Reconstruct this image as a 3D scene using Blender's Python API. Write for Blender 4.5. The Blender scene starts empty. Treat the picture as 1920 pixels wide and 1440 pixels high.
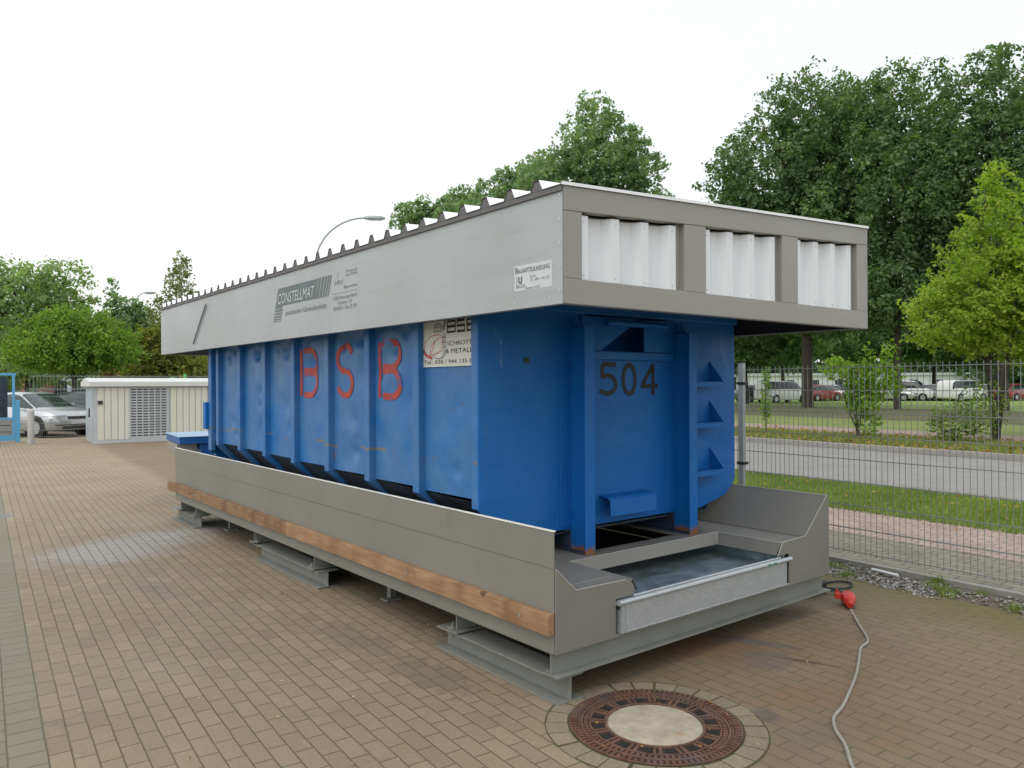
import bpy, bmesh, math, random
import numpy as np
from mathutils import Vector, Matrix, Quaternion
R = math.radians
S = bpy.context.scene
COL = S.collection
# ------------------------------------------------------------------ camera
CAM = Vector((-2.5081, -2.8259, 1.5924))
yaw, pitch, roll = R(51.5262), R(0.0692), R(-0.2649)
fw = Vector((math.cos(yaw), math.sin(yaw), 0)); rt = Vector((math.sin(yaw), -math.cos(yaw), 0)); up = Vector((0, 0, 1))
f2 = fw*math.cos(pitch)+up*math.sin(pitch); u2 = up*math.cos(pitch)-fw*math.sin(pitch)
r3 = rt*math.cos(roll)+u2*math.sin(roll); u3 = u2*math.cos(roll)-rt*math.sin(roll)
cd = bpy.data.cameras.new('camera'); cam = bpy.data.objects.new('camera', cd); COL.objects.link(cam)
cd.sensor_width = 36; cd.lens = 1433.454/1920*36; cd.clip_start = 0.05; cd.clip_end = 2000
M = Matrix.Identity(4)
for i in range(3):
    M[i][0] = r3[i]; M[i][1] = u3[i]; M[i][2] = -f2[i]; M[i][3] = CAM[i]
cam.matrix_world = M; S.camera = cam
# ------------------------------------------------------------------ light: white overcast sky, weak soft sun
SUN_EL, SUN_AZ = 58, 192     # azimuth measured from +x, counter-clockwise
w = bpy.data.worlds.new('World'); S.world = w; w.use_nodes = True
nt = w.node_tree; nt.nodes.clear()
out = nt.nodes.new('ShaderNodeOutputWorld')
sky = nt.nodes.new('ShaderNodeTexSky'); sky.sky_type = 'NISHITA'; sky.sun_disc = False
sky.sun_elevation = R(SUN_EL); sky.sun_rotation = R(90-SUN_AZ); sky.air_density = 1.5; sky.dust_density = 4
b1 = nt.nodes.new('ShaderNodeBackground'); b1.inputs['Strength'].default_value = 0.05
nt.links.new(sky.outputs[0], b1.inputs[0])
# cloud deck
tcw = nt.nodes.new('ShaderNodeTexCoord'); nz = nt.nodes.new('ShaderNodeTexNoise'); nz.inputs['Scale'].default_value = 1.6; nz.inputs['Detail'].default_value = 4
mp = nt.nodes.new('ShaderNodeMapping'); mp.inputs['Scale'].default_value = (1, 1, 2.5)
nt.links.new(tcw.outputs['Generated'], mp.inputs[0]); nt.links.new(mp.outputs[0], nz.inputs['Vector'])
cr = nt.nodes.new('ShaderNodeValToRGB'); cr.color_ramp.elements[0].position = .3; cr.color_ramp.elements[0].color = (.96, .975, .98, 1)
cr.color_ramp.elements[1].position = .7; cr.color_ramp.elements[1].color = (1.0, 1.0, .99, 1)
nt.links.new(nz.outputs[0], cr.inputs[0])
b2 = nt.nodes.new('ShaderNodeBackground')
sxw = nt.nodes.new('ShaderNodeSeparateXYZ'); nt.links.new(tcw.outputs['Generated'], sxw.inputs[0])
mrw = nt.nodes.new('ShaderNodeMapRange'); mrw.inputs[1].default_value = .1; mrw.inputs[2].default_value = -1; mrw.inputs[3].default_value = 1.02; mrw.inputs[4].default_value = 1.35
nt.links.new(sxw.outputs['X'], mrw.inputs[0]); nt.links.new(mrw.outputs[0], b2.inputs['Strength'])
nt.links.new(cr.outputs[0], b2.inputs[0])
ad = nt.nodes.new('ShaderNodeAddShader'); nt.links.new(b1.outputs[0], ad.inputs[0]); nt.links.new(b2.outputs[0], ad.inputs[1])
nt.links.new(ad.outputs[0], out.inputs[0])
sl = bpy.data.lights.new('sun', 'SUN'); sl.energy = 0.6; sl.angle = R(40); sl.color = (1, .96, .9)
so = bpy.data.objects.new('sun', sl); COL.objects.link(so)
d = Vector((math.cos(R(SUN_AZ))*math.cos(R(SUN_EL)), math.sin(R(SUN_AZ))*math.cos(R(SUN_EL)), math.sin(R(SUN_EL))))
so.rotation_euler = d.to_track_quat('Z', 'Y').to_euler()
S.view_settings.view_transform = 'Standard'; S.view_settings.look = 'None'; S.view_settings.exposure = -0.13; S.view_settings.gamma = 1
S.render.engine = 'CYCLES'
rng = np.random.default_rng(7); random.seed(7)
# street frame: u runs along the fence and the paver courses, v across
FA = R(-3.7579)
N2 = Vector((math.cos(FA), math.sin(FA), 0)); E2 = Vector((-math.sin(FA), math.cos(FA), 0))
def UV(u, v, z=0): return Vector(E2*u+N2*v+Vector((0, 0, z)))
ROTS = FA                                           # rotation of the street frame (local x = v, local y = u)
# ------------------------------------------------------------------ materials
def mat(name):
    m = bpy.data.materials.new(name); m.use_nodes = True
    return m, m.node_tree, m.node_tree.nodes['Principled BSDF']
def lnk(nt, a, b): nt.links.new(a, b)
def noise(nt, scale, detail=5, rough=.6, vec=None, sc3=None, dist=0):
    t = nt.nodes.new('ShaderNodeTexNoise'); t.inputs['Scale'].default_value = scale; t.inputs['Detail'].default_value = detail
    t.inputs['Roughness'].default_value = rough; t.inputs['Distortion'].default_value = dist
    if vec is None:
        tc = nt.nodes.new('ShaderNodeNewGeometry'); vec = tc.outputs['Position']
    if sc3:
        mp = nt.nodes.new('ShaderNodeMapping'); mp.inputs['Scale'].default_value = sc3; lnk(nt, vec, mp.inputs[0]); vec = mp.outputs[0]
    lnk(nt, vec, t.inputs['Vector']); return t.outputs['Fac']
def ramp(nt, fac, stops):
    r = nt.nodes.new('ShaderNodeValToRGB'); cr = r.color_ramp
    while len(cr.elements) > 1: cr.elements.remove(cr.elements[-1])
    for i, (p, c) in enumerate(stops):
        e = cr.elements[0] if i == 0 else cr.elements.new(p)
        e.position = p; e.color = (*c, 1) if len(c) == 3 else c
    lnk(nt, fac, r.inputs[0]); return r.outputs[0]
def g3(x): return (x, x, x)
def mix(nt, fac, a, b, mode='MIX'):
    m = nt.nodes.new('ShaderNodeMix'); m.data_type = 'RGBA'; m.blend_type = mode
    for s, v in ((0, fac), (6, a), (7, b)):
        if isinstance(v, (int, float)): m.inputs[s].default_value = v
        elif isinstance(v, tuple): m.inputs[s].default_value = (*v, 1)
        else: lnk(nt, v, m.inputs[s])
    return m.outputs[2]
def math_(nt, op, a, b=0., c=None):
    m = nt.nodes.new('ShaderNodeMath'); m.operation = op
    for i, v in enumerate((a, b) if c is None else (a, b, c)):
        if isinstance(v, (int, float)): m.inputs[i].default_value = v
        else: lnk(nt, v, m.inputs[i])
    return m.outputs[0]
def bump(nt, h, strength=.3, dist=.01, prev=None):
    b = nt.nodes.new('ShaderNodeBump'); b.inputs['Strength'].default_value = strength; b.inputs['Distance'].default_value = dist
    lnk(nt, h, b.inputs['Height'])
    if prev: lnk(nt, prev, b.inputs['Normal'])
    return b.outputs[0]
def paint(name, c, rough=.5, metal=0, var=.12, scale=3, bmp=.05, dirt=None, bscale=40, coat=0):
    m, nt, p = mat(name)
    n = noise(nt, scale, 6, .65)
    lo = tuple(x*(1-var) for x in c); hi = tuple(min(1, x*(1+var)) for x in c)
    col = ramp(nt, n, [(.3, lo), (.7, hi)])
    if dirt:
        dn = noise(nt, dirt[0], 8, .7, sc3=dirt[3] if len(dirt) > 3 else None)
        k = ramp(nt, dn, [(dirt[1], g3(0)), (dirt[1]+.1, g3(1))])
        col = mix(nt, k, col, dirt[2])
    lnk(nt, col, p.inputs['Base Color']); p.inputs['Metallic'].default_value = metal
    lnk(nt, ramp(nt, noise(nt, scale*2.3, 4), [(.3, g3(rough*.85)), (.7, g3(min(1, rough*1.15)))]), p.inputs['Roughness'])
    p.inputs['Coat Weight'].default_value = coat
    if bmp: lnk(nt, bump(nt, noise(nt, bscale, 3), bmp, .004), p.inputs['Normal'])
    return m
def plain(name, c, rough=.6, metal=0, emit=0):
    return paint(name, c, rough, metal, var=.05, bmp=0)
M_GREY = paint('stone_grey_paint', (.195, .192, .168), .42, 0, .08, 1.5, .05, dirt=(3.5, .60, (.18, .175, .15), (1, 1, .5)), bscale=6)
M_GREYD = paint('grey_beam_paint', (.19, .20, .18), .5, 0, .1, 4, .05)
M_FRAME = paint('hood_frame_paint', (.29, .28, .255), .42, 0, .04, 1.2, .02)
M_SHADE = plain('interior_shade', (.03, .03, .035), .7)  # near-black that paints in the shade inside openings and the hood
M_BLACK = paint('black_paint', (.014, .015, .018), .55, 0, .2, 9, 0, dirt=(14, .66, (.10, .09, .07)))
M_RUBBER = plain('black_rubber', (.02, .02, .022), .65)
M_RED = paint('red_spray_paint', (.40, .05, .035), .6, 0, .3, 9, .05, dirt=(8, .55, (.03, .10, .28)))
M_WHITE = paint('white_coating', (.76, .79, .82), .4, 0, .02, 3, .02)
M_ROOFW = paint('roof_white_coating', (.88, .9, .92), .35, 0, .02, 3, .02)
M_SIGN = paint('sign_white', (.66, .66, .62), .5, 0, .03, 5, 0)
M_LOGO = plain('logo_grey_green', (.10, .135, .14), .5)
M_LOGOT = plain('logo_light', (.50, .55, .54), .5)
M_TXT = plain('label_grey_print', (.16, .18, .19), .5)
M_PALE = plain('label_pale', (.55, .58, .60), .45)
M_RIVET = plain('rivet_metal', (.6, .62, .62), .35, .6)
M_REDP = paint('red_plug_plastic', (.50, .03, .02), .35, 0, .1, 20, 0)
M_CABLE = paint('grey_cable', (.31, .30, .255), .55, 0, .1, 12, 0)
M_CONC = paint('concrete', (.37, .33, .255), .85, 0, .22, 14, .35, dirt=(4.5, .58, (.34, .22, .14)), bscale=150)
M_KERB = paint('kerb_concrete', (.30, .29, .26), .85, 0, .15, 6, .2)
M_POST = paint('galvanised_post', (.36, .40, .41), .45, .3, .08, 8, 0)
M_WIRE = plain('galvanised_wire', (.27, .29, .29), .45, .4)
M_BARK = paint('bark', (.055, .045, .034), .9, 0, .4, 8, .5, bscale=25)
M_BIRCH = paint('birch_bark', (.5, .48, .42), .8, 0, .3, 8, .2, dirt=(6, .58, (.05, .05, .04)))
M_LBLUE = paint('light_blue_paint', (.10, .36, .60), .4, 0, .06, 4, 0)
M_CREAM = paint('cream_panel', (.66, .65, .56), .5, 0, .04, 3, .02)
M_CABW = paint('cabinet_grey', (.46, .49, .50), .5, 0, .05, 3, .02)
M_CABR = paint('cabinet_roof', (.62, .64, .62), .6, 0, .04, 3, .02)
M_GLASS = plain('car_glass', (.02, .035, .035), .08)
M_TYRE = plain('tyre', (.018, .018, .02), .85)
M_RIM = plain('rim', (.45, .46, .48), .35, .6)
M_LAMP = plain('headlamp', (.6, .62, .65), .12, .2)
M_TRIM = plain('black_trim', (.03, .03, .03), .6)
M_PLATE = plain('number_plate', (.7, .72, .72), .4)
M_STONE = paint('white_gravel', (.36, .35, .32), .9, 0, .6, 20, 0)

def galv():
    m, nt, p = mat('galvanised_sheet')
    v = nt.nodes.new('ShaderNodeTexVoronoi'); v.inputs['Scale'].default_value = 60
    g = nt.nodes.new('ShaderNodeNewGeometry'); lnk(nt, g.outputs['Position'], v.inputs['Vector'])
    a = ramp(nt, v.outputs['Color'], [(0, (.47, .50, .52)), (1, (.60, .64, .66))])
    b = mix(nt, noise(nt, 5, 5), a, (.45, .49, .52))
    lnk(nt, b, p.inputs['Base Color']); p.inputs['Metallic'].default_value = .55
    lnk(nt, ramp(nt, v.outputs['Color'], [(0, g3(.3)), (1, g3(.5))]), p.inputs['Roughness']); return m
M_GALV = galv()
def sheet():
    m, nt, p = mat('aluminium_side_sheet')
    n = noise(nt, 1.1, 5, .6); c = ramp(nt, n, [(.25, (.325, .345, .34)), (.75, (.41, .44, .455))])
    s = noise(nt, 3, 6, .7, sc3=(1, .4, 6)); c = mix(nt, ramp(nt, s, [(.55, g3(0)), (.75, g3(.4))]), c, (.30, .31, .28))
    lnk(nt, c, p.inputs['Base Color']); p.inputs['Metallic'].default_value = .25; p.inputs['Roughness'].default_value = .42
    b = bump(nt, noise(nt, .9, 2, .4), .25, .02)
    lnk(nt, bump(nt, noise(nt, 9, 4), .06, .004, b), p.inputs['Normal']); return m
M_SHEET = sheet()
def panfloor():
    m, nt, p = mat('pan_floor')
    n = noise(nt, 3.5, 6, .7, dist=1.5)
    lnk(nt, ramp(nt, n, [(.35, (.22, .30, .31)), (.7, (.52, .62, .64))]), p.inputs['Base Color'])
    p.inputs['Metallic'].default_value = .8
    lnk(nt, ramp(nt, n, [(.3, g3(.28)), (.7, g3(.5))]), p.inputs['Roughness'])
    lnk(nt, bump(nt, noise(nt, 6, 4), .15, .01), p.inputs['Normal']); return m
M_PAN = panfloor()
def blue(name, base, fade, fk):
    m, nt, p = mat(name)
    c = mix(nt, ramp(nt, noise(nt, 1.7, 7, .7, dist=.6), [(.32, g3(0)), (.60, g3(fk))]), base, fade)
    c = mix(nt, ramp(nt, noise(nt, 4, 8, .75, sc3=(1, 1, .25)), [(.62, g3(0)), (.72, g3(.35))]), c, (.012, .035, .09))
    r = noise(nt, 7, 9, .8); rk = ramp(nt, r, [(.645, g3(0)), (.665, g3(1))])
    c = mix(nt, rk, c, ramp(nt, noise(nt, 30, 4), [(.3, (.09, .035, .015)), (.7, (.28, .11, .04))]))
    sc = noise(nt, 5, 9, .8, sc3=(3, 3, .5)); c = mix(nt, ramp(nt, sc, [(.665, g3(0)), (.68, g3(.6))]), c, (.25, .34, .42))
    if name == 'blue_side_paint':      # long ochre scrapes along the panels
        g0 = nt.nodes.new('ShaderNodeNewGeometry'); s0 = nt.nodes.new('ShaderNodeSeparateXYZ'); lnk(nt, g0.outputs['Position'], s0.inputs[0])
        zz = math_(nt, 'ADD', s0.outputs['Z'], math_(nt, 'MULTIPLY', math_(nt, 'SUBTRACT', noise(nt, 1.6, 5, .6, sc3=(1, 1, 0)), .5), -.22))
        bd_ = math_(nt, 'COMPARE', zz, 1.14, .009); gate = ramp(nt, noise(nt, 2.3, 3, .6, sc3=(1, 1, .3)), [(.5, g3(0)), (.56, g3(.8))])
        c = mix(nt, math_(nt, 'MULTIPLY', bd_, gate), c, (.20, .155, .065))
    rn = noise(nt, 4, 6, .7, sc3=(3.5, 3.5, .22)); c = mix(nt, ramp(nt, rn, [(.63, g3(0)), (.72, g3(.5))]), c, (.12, .08, .04))
    ch = noise(nt, 22, 9, .8); c = mix(nt, ramp(nt, ch, [(.665, g3(0)), (.68, g3(.8))]), c, (.16, .08, .035))
    # rust creeping up from the feet
    g = nt.nodes.new('ShaderNodeNewGeometry'); sx = nt.nodes.new('ShaderNodeSeparateXYZ'); lnk(nt, g.outputs['Position'], sx.inputs[0])
    low = math_(nt, 'ADD', sx.outputs['Z'], math_(nt, 'MULTIPLY', noise(nt, 12, 6), -.12))
    lk = ramp(nt, low, [(.505, g3(1)), (.54, g3(0))])
    c = mix(nt, lk, c, (.22, .10, .035))
    lnk(nt, c, p.inputs['Base Color'])
    lnk(nt, mix(nt, rk, ramp(nt, noise(nt, 6, 5), [(.3, g3(.42)), (.75, g3(.62))]), g3(.9)), p.inputs['Roughness'])
    b = bump(nt, noise(nt, 2.2, 3, .5, dist=.4), .55, .05)
    lnk(nt, bump(nt, noise(nt, 35, 4), .08, .004, b), p.inputs['Normal']); p.inputs['Coat Weight'].default_value = .25 if name == 'blue_side_paint' else 0.; p.inputs['Coat Roughness'].default_value = .3; p.inputs['Specular IOR Level'].default_value = .35; return m
M_BLUE = blue('blue_container_paint', (.002, .118, .43), (.012, .16, .43), .4)
M_BLUES = blue('blue_side_paint', (.004, .13, .41), (.060, .172, .35), .75)
def blue2():
    m, nt, p = mat('dark_mottled_paint')  # near-black blue paint, mottled by noise
    lnk(nt, ramp(nt, noise(nt, 5, 7, .7), [(.35, (.010, .012, .016)), (.7, (.03, .06, .10))]), p.inputs['Base Color']); p.inputs['Roughness'].default_value = .7; return m
M_MOTTLE = blue2()
def wood(nm='sawn_pine', k_=1., red_=.7):
    m, nt, p = mat(nm)
    n = noise(nt, 9, 6, .6, sc3=(4, .35, 5), dist=1.2); c = ramp(nt, n, [(.3, (.30, .155, .065)), (.55, (.45, .25, .115)), (.75, (.56, .34, .17))])
    k = noise(nt, 2.2, 3, .5, sc3=(1, 2.2, 1)); c = mix(nt, ramp(nt, k, [(.45, g3(0)), (.7, g3(red_))]), c, (.24, .11, .05)); c = mix(nt, 1., c, (k_*.92, k_*.99, k_*1.12), 'MULTIPLY')
    v = nt.nodes.new('ShaderNodeTexVoronoi'); v.inputs['Scale'].default_value = 3.2; g = nt.nodes.new('ShaderNodeNewGeometry'); lnk(nt, g.outputs['Position'], v.inputs['Vector'])
    c = mix(nt, ramp(nt, v.outputs['Distance'], [(.06, g3(.85)), (.10, g3(0))]), c, (.09, .04, .02))
    lnk(nt, c, p.inputs['Base Color']); p.inputs['Roughness'].default_value = .75
    lnk(nt, bump(nt, n, .3, .004), p.inputs['Normal']); return m
M_WOOD = wood('sawn_pine', .80, .7); M_WOOD2 = wood('weathered_pine', .62, .9)
def iron():
    m, nt, p = mat('rusty_cast_iron')
    n = noise(nt, 12, 7, .7); c = ramp(nt, n, [(.3, (.09, .045, .028)), (.55, (.18, .095, .062)), (.75, (.25, .145, .10))])
    c = mix(nt, ramp(nt, noise(nt, 5, 5), [(.5, g3(0)), (.65, g3(.6))]), c, (.12, .10, .10))
    lnk(nt, c, p.inputs['Base Color']); p.inputs['Roughness'].default_value = .62; p.inputs['Metallic'].default_value = .25
    lnk(nt, bump(nt, noise(nt, 60, 4), .4, .003), p.inputs['Normal']); return m
M_IRON = iron()
# ---- ground materials in the street frame
def street_vec(nt):
    g = nt.nodes.new('ShaderNodeNewGeometry'); mp = nt.nodes.new('ShaderNodeMapping'); mp.vector_type = 'POINT'
    mp.inputs['Rotation'].default_value = (0, 0, -FA)       # -> x = v, y = u
    lnk(nt, g.outputs['Position'], mp.inputs[0])
    s = nt.nodes.new('ShaderNodeSeparateXYZ'); lnk(nt, mp.outputs[0], s.inputs[0])
    return s.outputs['X'], s.outputs['Y'], g.outputs['Position']
def brick(nt, x, y, bw, rh, mortar, off=.5, warp=.004):
    c = nt.nodes.new('ShaderNodeCombineXYZ'); lnk(nt, x, c.inputs[0]); lnk(nt, y, c.inputs[1])
    wn = nt.nodes.new('ShaderNodeTexNoise'); wn.inputs['Scale'].default_value = 5; wn.inputs['Detail'].default_value = 3
    lnk(nt, c.outputs[0], wn.inputs['Vector'])
    vm = nt.nodes.new('ShaderNodeVectorMath'); vm.operation = 'MULTIPLY_ADD'
    lnk(nt, wn.outputs['Color'], vm.inputs[0]); vm.inputs[1].default_value = (warp*2,)*3; lnk(nt, c.outputs[0], vm.inputs[2])
    b = nt.nodes.new('ShaderNodeTexBrick'); b.offset = off
    b.inputs['Scale'].default_value = 1; b.inputs['Mortar Size'].default_value = mortar; b.inputs['Mortar Smooth'].default_value = .35
    b.inputs['Brick Width'].default_value = bw; b.inputs['Row Height'].default_value = rh; b.inputs['Bias'].default_value = 0
    b.inputs['Color1'].default_value = (0, 0, 0, 1); b.inputs['Color2'].default_value = (1, 1, 1, 1); b.inputs['Mortar'].default_value = (.5, .5, .5, 1)
    lnk(nt, vm.outputs[0], b.inputs['Vector']); return b.outputs['Color'], b.outputs['Fac']
def blob(nt, pos, cx, cy, rx, ry, rot, edge=.35, nscale=3, amp=.5):
    mp = nt.nodes.new('ShaderNodeMapping'); mp.vector_type = 'TEXTURE'
    mp.inputs['Location'].default_value = (cx, cy, 0); mp.inputs['Rotation'].default_value = (0, 0, R(rot)); mp.inputs['Scale'].default_value = (rx, ry, 1)
    lnk(nt, pos, mp.inputs[0]); l = nt.nodes.new('ShaderNodeVectorMath'); l.operation = 'LENGTH'; lnk(nt, mp.outputs[0], l.inputs[0])
    dd = math_(nt, 'ADD', l.outputs['Value'], math_(nt, 'MULTIPLY', math_(nt, 'SUBTRACT', noise(nt, nscale, 6, .7), .5), amp*2))
    return ramp(nt, dd, [(1-edge, g3(1)), (1.0, g3(0))])
def pavers():
    m, nt, p = mat('concrete_block_paving'); v, u, pos = street_vec(nt)
    vo = math_(nt, 'ADD', v, 2.085)
    c1, f1 = brick(nt, u, vo, .195, .088, .0040)
    c2, f2_ = brick(nt, u, vo, .135, .145, .004)
    band = math_(nt, 'MULTIPLY', math_(nt, 'LESS_THAN', v, -2.085), 1.)
    cb = mix(nt, band, c1, c2); fb = mix(nt, band, f1, f2_)
    base = ramp(nt, noise(nt, .55, 5, .6), [(.3, (.215, .175, .115)), (.7, (.28, .232, .155))])
    base = mix(nt, .62, base, ramp(nt, cb, [(0, (.17, .135, .085)), (.2, (.27, .205, .135)), (.4, (.215, .19, .115)), (.6, (.31, .235, .16)), (.8, (.20, .175, .105)), (1, (.34, .275, .18))]))
    fine = noise(nt, 55, 6, .7); base = mix(nt, .35, base, ramp(nt, fine, [(.3, (.16, .13, .085)), (.7, (.34, .28, .19))]))
    sc_ = noise(nt, 11, 8, .8, dist=.6); base = mix(nt, ramp(nt, sc_, [(.58, g3(0)), (.70, g3(.45))]), base, (.42, .355, .25))
    # lighter and yellower away from the shed, greyer band at the left
    base = mix(nt, ramp(nt, math_(nt, 'MULTIPLY', u, .04), [(.15, g3(0)), (.6, g3(.6))]), base, (.40, .32, .215))
    base = mix(nt, math_(nt, 'MULTIPLY', band, .7), base, (.19, .19, .135))
    # brown damp area to the right (near and beside the tray end)
    base = mix(nt, ramp(nt, noise(nt, 1.3, 5, .7), [(.4, g3(0)), (.7, g3(.35))]), base, (.17, .13, .09))
    rp = ramp(nt, v, [(.1, g3(0)), (.35, g3(1))])
    base = mix(nt, mix(nt, 1., rp, g3(.55), 'MULTIPLY'), base, (.145, .105, .055))
    for (a, col, k) in ((blob(nt, pos, 1.35, .05, .75, .38, -50, .7, 4, .9), (.20, .10, .05), .60), (blob(nt, pos, 1.15, -.75, .55, .30, -20, .7, 4, .9), (.20, .10, .055), .5), (blob(nt, pos, 1.0, -1.15, .35, .2, 10, .7, 5, .9), (.19, .10, .055), .45),
                        (blob(nt, pos, 1.58, -.02, .34, .07, -68, .5, 9, 1.1), (.10, .095, .095), .75), (blob(nt, pos, 1.40, -.28, .22, .20, 0, .6, 8, 1.1), (.12, .11, .10), .6), (blob(nt, pos, 1.53, -.44, .20, .022, -68, .5, 14, .8), (.07, .035, .02), .85),
                        (blob(nt, pos, .75, -.95, .5, .2, 10, .7, 4, 1.1), (.12, .10, .08), .4),
                        (blob(nt, pos, .72, -.70, .12, .10, 0, .5, 7, .7), (.10, .09, .08), .7),
                        (blob(nt, pos, -.75, 5.5, 1.1, .75, 25, .5, 1.3, .7), (.34, .36, .37), .5), (blob(nt, pos, .0, 6.0, .6, .3, 25, .6, 2, .6), (.38, .39, .40), .4),  # pale grey-blue patch: reflection on wet paving painted as colour
                        (blob(nt, pos, -.95, 3.6, .5, .13, 100, .8, 5, 1.2), (.17, .155, .14), .55), (blob(nt, pos, -.25, .75, .40, .16, 90, .3, 11, 1.3), (.17, .14, .10), .7),
                        (blob(nt, pos, -.30, 1.6, .5, .16, 95, .3, 10, 1.3), (.18, .15, .11), .6)):
        base = mix(nt, mix(nt, 1., a, g3(k), 'MULTIPLY'), base, col)
    # scattered drip stains
    dn = noise(nt, 2.4, 8, .75, dist=.5); base = mix(nt, ramp(nt, dn, [(.60, g3(0)), (.68, g3(.4))]), base, (.13, .11, .085))
    # small pale specks
    sp = nt.nodes.new('ShaderNodeTexVoronoi'); sp.inputs['Scale'].default_value = 7; lnk(nt, pos, sp.inputs['Vector'])
    base = mix(nt, ramp(nt, sp.outputs['Distance'], [(.03, g3(.7)), (.05, g3(0))]), base, (.5, .47, .4))
    moss = ramp(nt, math_(nt, 'ADD', v, math_(nt, 'MULTIPLY', noise(nt, 2, 5), .9)), [(.2, g3(0)), (1., g3(1))])
    moss2 = ramp(nt, math_(nt, 'ADD', v, math_(nt, 'MULTIPLY', noise(nt, 2.5, 6, .7), 1.6)), [(3.6, g3(0)), (1, g3(1))])
    mv = nt.nodes.new('ShaderNodeMapRange'); mv.inputs[1].default_value = 2.5; mv.inputs[2].default_value = 3.5
    lnk(nt, math_(nt, 'ADD', v, math_(nt, 'MULTIPLY', math_(nt, 'SUBTRACT', noise(nt, 3, 6, .7), .5), 2.2)), mv.inputs[0])
    base = mix(nt, math_(nt, 'MULTIPLY', mv.outputs[0], .75), base, (.13, .12, .035))
    jc = mix(nt, ramp(nt, noise(nt, 1.7, 4), [(.42, g3(0)), (.62, g3(1))]), (.13, .102, .065), (.105, .095, .04))
    col = mix(nt, fb, base, jc)
    lnk(nt, col, p.inputs['Base Color'])
    lnk(nt, ramp(nt, noise(nt, .8, 4), [(.35, g3(.62)), (.7, g3(.9))]), p.inputs['Roughness'])
    h = math_(nt, 'ADD', math_(nt, 'MULTIPLY', fb, -1.), math_(nt, 'ADD', math_(nt, 'MULTIPLY', fine, .3), math_(nt, 'MULTIPLY', cb, .4)))
    lnk(nt, bump(nt, h, .7, .006), p.inputs['Normal']); return m
M_PAVE = pavers()
def walk(name, c1, c2, bw, rh):
    m, nt, p = mat(name); v, u, pos = street_vec(nt); c, f = brick(nt, u, v, bw, rh, .006)
    b = mix(nt, ramp(nt, noise(nt, 1.2, 5), [(.35, g3(0)), (.65, g3(1))]), c1, c2)
    b = mix(nt, .3, b, ramp(nt, c, [(0, tuple(x*.7 for x in c1)), (1, tuple(x*1.25 for x in c2))]))
    lnk(nt, mix(nt, f, b, tuple(x*.35 for x in c1)), p.inputs['Base Color']); p.inputs['Roughness'].default_value = .85
    lnk(nt, bump(nt, math_(nt, 'MULTIPLY', f, -1.), .5, .005), p.inputs['Normal']); return m
M_WALKG = walk('grey_paving', (.20, .185, .14), (.27, .245, .19), .2, .1)
M_WALKP = walk('pink_paving', (.33, .245, .20), (.42, .335, .28), .2, .1)
def soil(name, stops, sc=3, b=.6, extra=None, rough=.95):
    m, nt, p = mat(name); c = ramp(nt, noise(nt, sc, 8, .72), stops)
    c = mix(nt, .3, c, ramp(nt, noise(nt, sc*.2, 4), [(.35, stops[0][1]), (.65, stops[-1][1])]))
    if extra: c = mix(nt, ramp(nt, noise(nt, extra[0], 8, .75), [(extra[1], g3(0)), (extra[1]+.05, g3(1))]), c, extra[2])
    lnk(nt, c, p.inputs['Base Color']); p.inputs['Roughness'].default_value = rough
    lnk(nt, bump(nt, noise(nt, sc*14, 5, .7), b, .02), p.inputs['Normal']); return m
M_GRAVEL = soil('gravelly_soil', [(.3, (.09, .075, .045)), (.5, (.17, .14, .10)), (.7, (.26, .24, .20))], 9, .8, (14, .60, (.10, .13, .03)))
M_LAWN = soil('lawn', [(.3, (.11, .15, .035)), (.5, (.19, .24, .06)), (.7, (.26, .28, .09))], 2.2, .5)
M_LAWNF = soil('far_lawn', [(.3, (.17, .25, .055)), (.7, (.27, .37, .09))], .6, .2)
M_VERGE = soil('leaf_strewn_verge', [(.3, (.09, .10, .03)), (.5, (.17, .14, .05)), (.7, (.26, .16, .075))], 2.2, .5, (9, .6, (.32, .17, .06)))
M_ROAD = soil('asphalt_road', [(.3, (.22, .215, .20)), (.7, (.285, .28, .265))], 1.3, .15)
M_GUTTER = soil('gutter_stones', [(.3, (.15, .14, .13)), (.7, (.22, .205, .18))], 3, .3)
M_PATH = soil('sandy_path', [(.3, (.26, .20, .165)), (.7, (.36, .29, .24))], 1.5, .2)
M_PARK = soil('parking_surface', [(.3, (.28, .235, .17)), (.7, (.36, .30, .22))], 1, .2)
M_GROUND = soil('far_ground', [(.3, (.10, .13, .05)), (.7, (.18, .21, .08))], .3, .2)

def leafmat(name, c1, c2, c3=None, sc=.6, tr=.28):
    m, nt, p = mat(name); g = nt.nodes.new('ShaderNodeNewGeometry')
    st = [(0, c1), (.8, c2)] + ([(1., c3)] if c3 else [])
    c = ramp(nt, g.outputs['Random Per Island'], st)
    n = noise(nt, sc, 3); c = mix(nt, ramp(nt, n, [(.35, g3(.55)), (.65, g3(0))]), c, tuple(x*.7 for x in c1))
    lnk(nt, c, p.inputs['Base Color']); p.inputs['Roughness'].default_value = .5; p.inputs['Specular IOR Level'].default_value = .35
    t = nt.nodes.new('ShaderNodeBsdfTranslucent'); lnk(nt, mix(nt, 1., c, (1.2, 1.5, .6), 'MULTIPLY'), t.inputs[0])
    ms = nt.nodes.new('ShaderNodeMixShader'); ms.inputs[0].default_value = tr
    lnk(nt, p.outputs[0], ms.inputs[1]); lnk(nt, t.outputs[0], ms.inputs[2]); lnk(nt, ms.outputs[0], nt.nodes['Material Output'].inputs[0]); return m
L_OAK = leafmat('oak_leaves', (.08, .145, .06), (.19, .28, .115), (.30, .39, .17), tr=.42)
L_MID = leafmat('street_tree_leaves', (.17, .26, .14), (.31, .41, .24), (.41, .49, .31), tr=.5)
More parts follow.
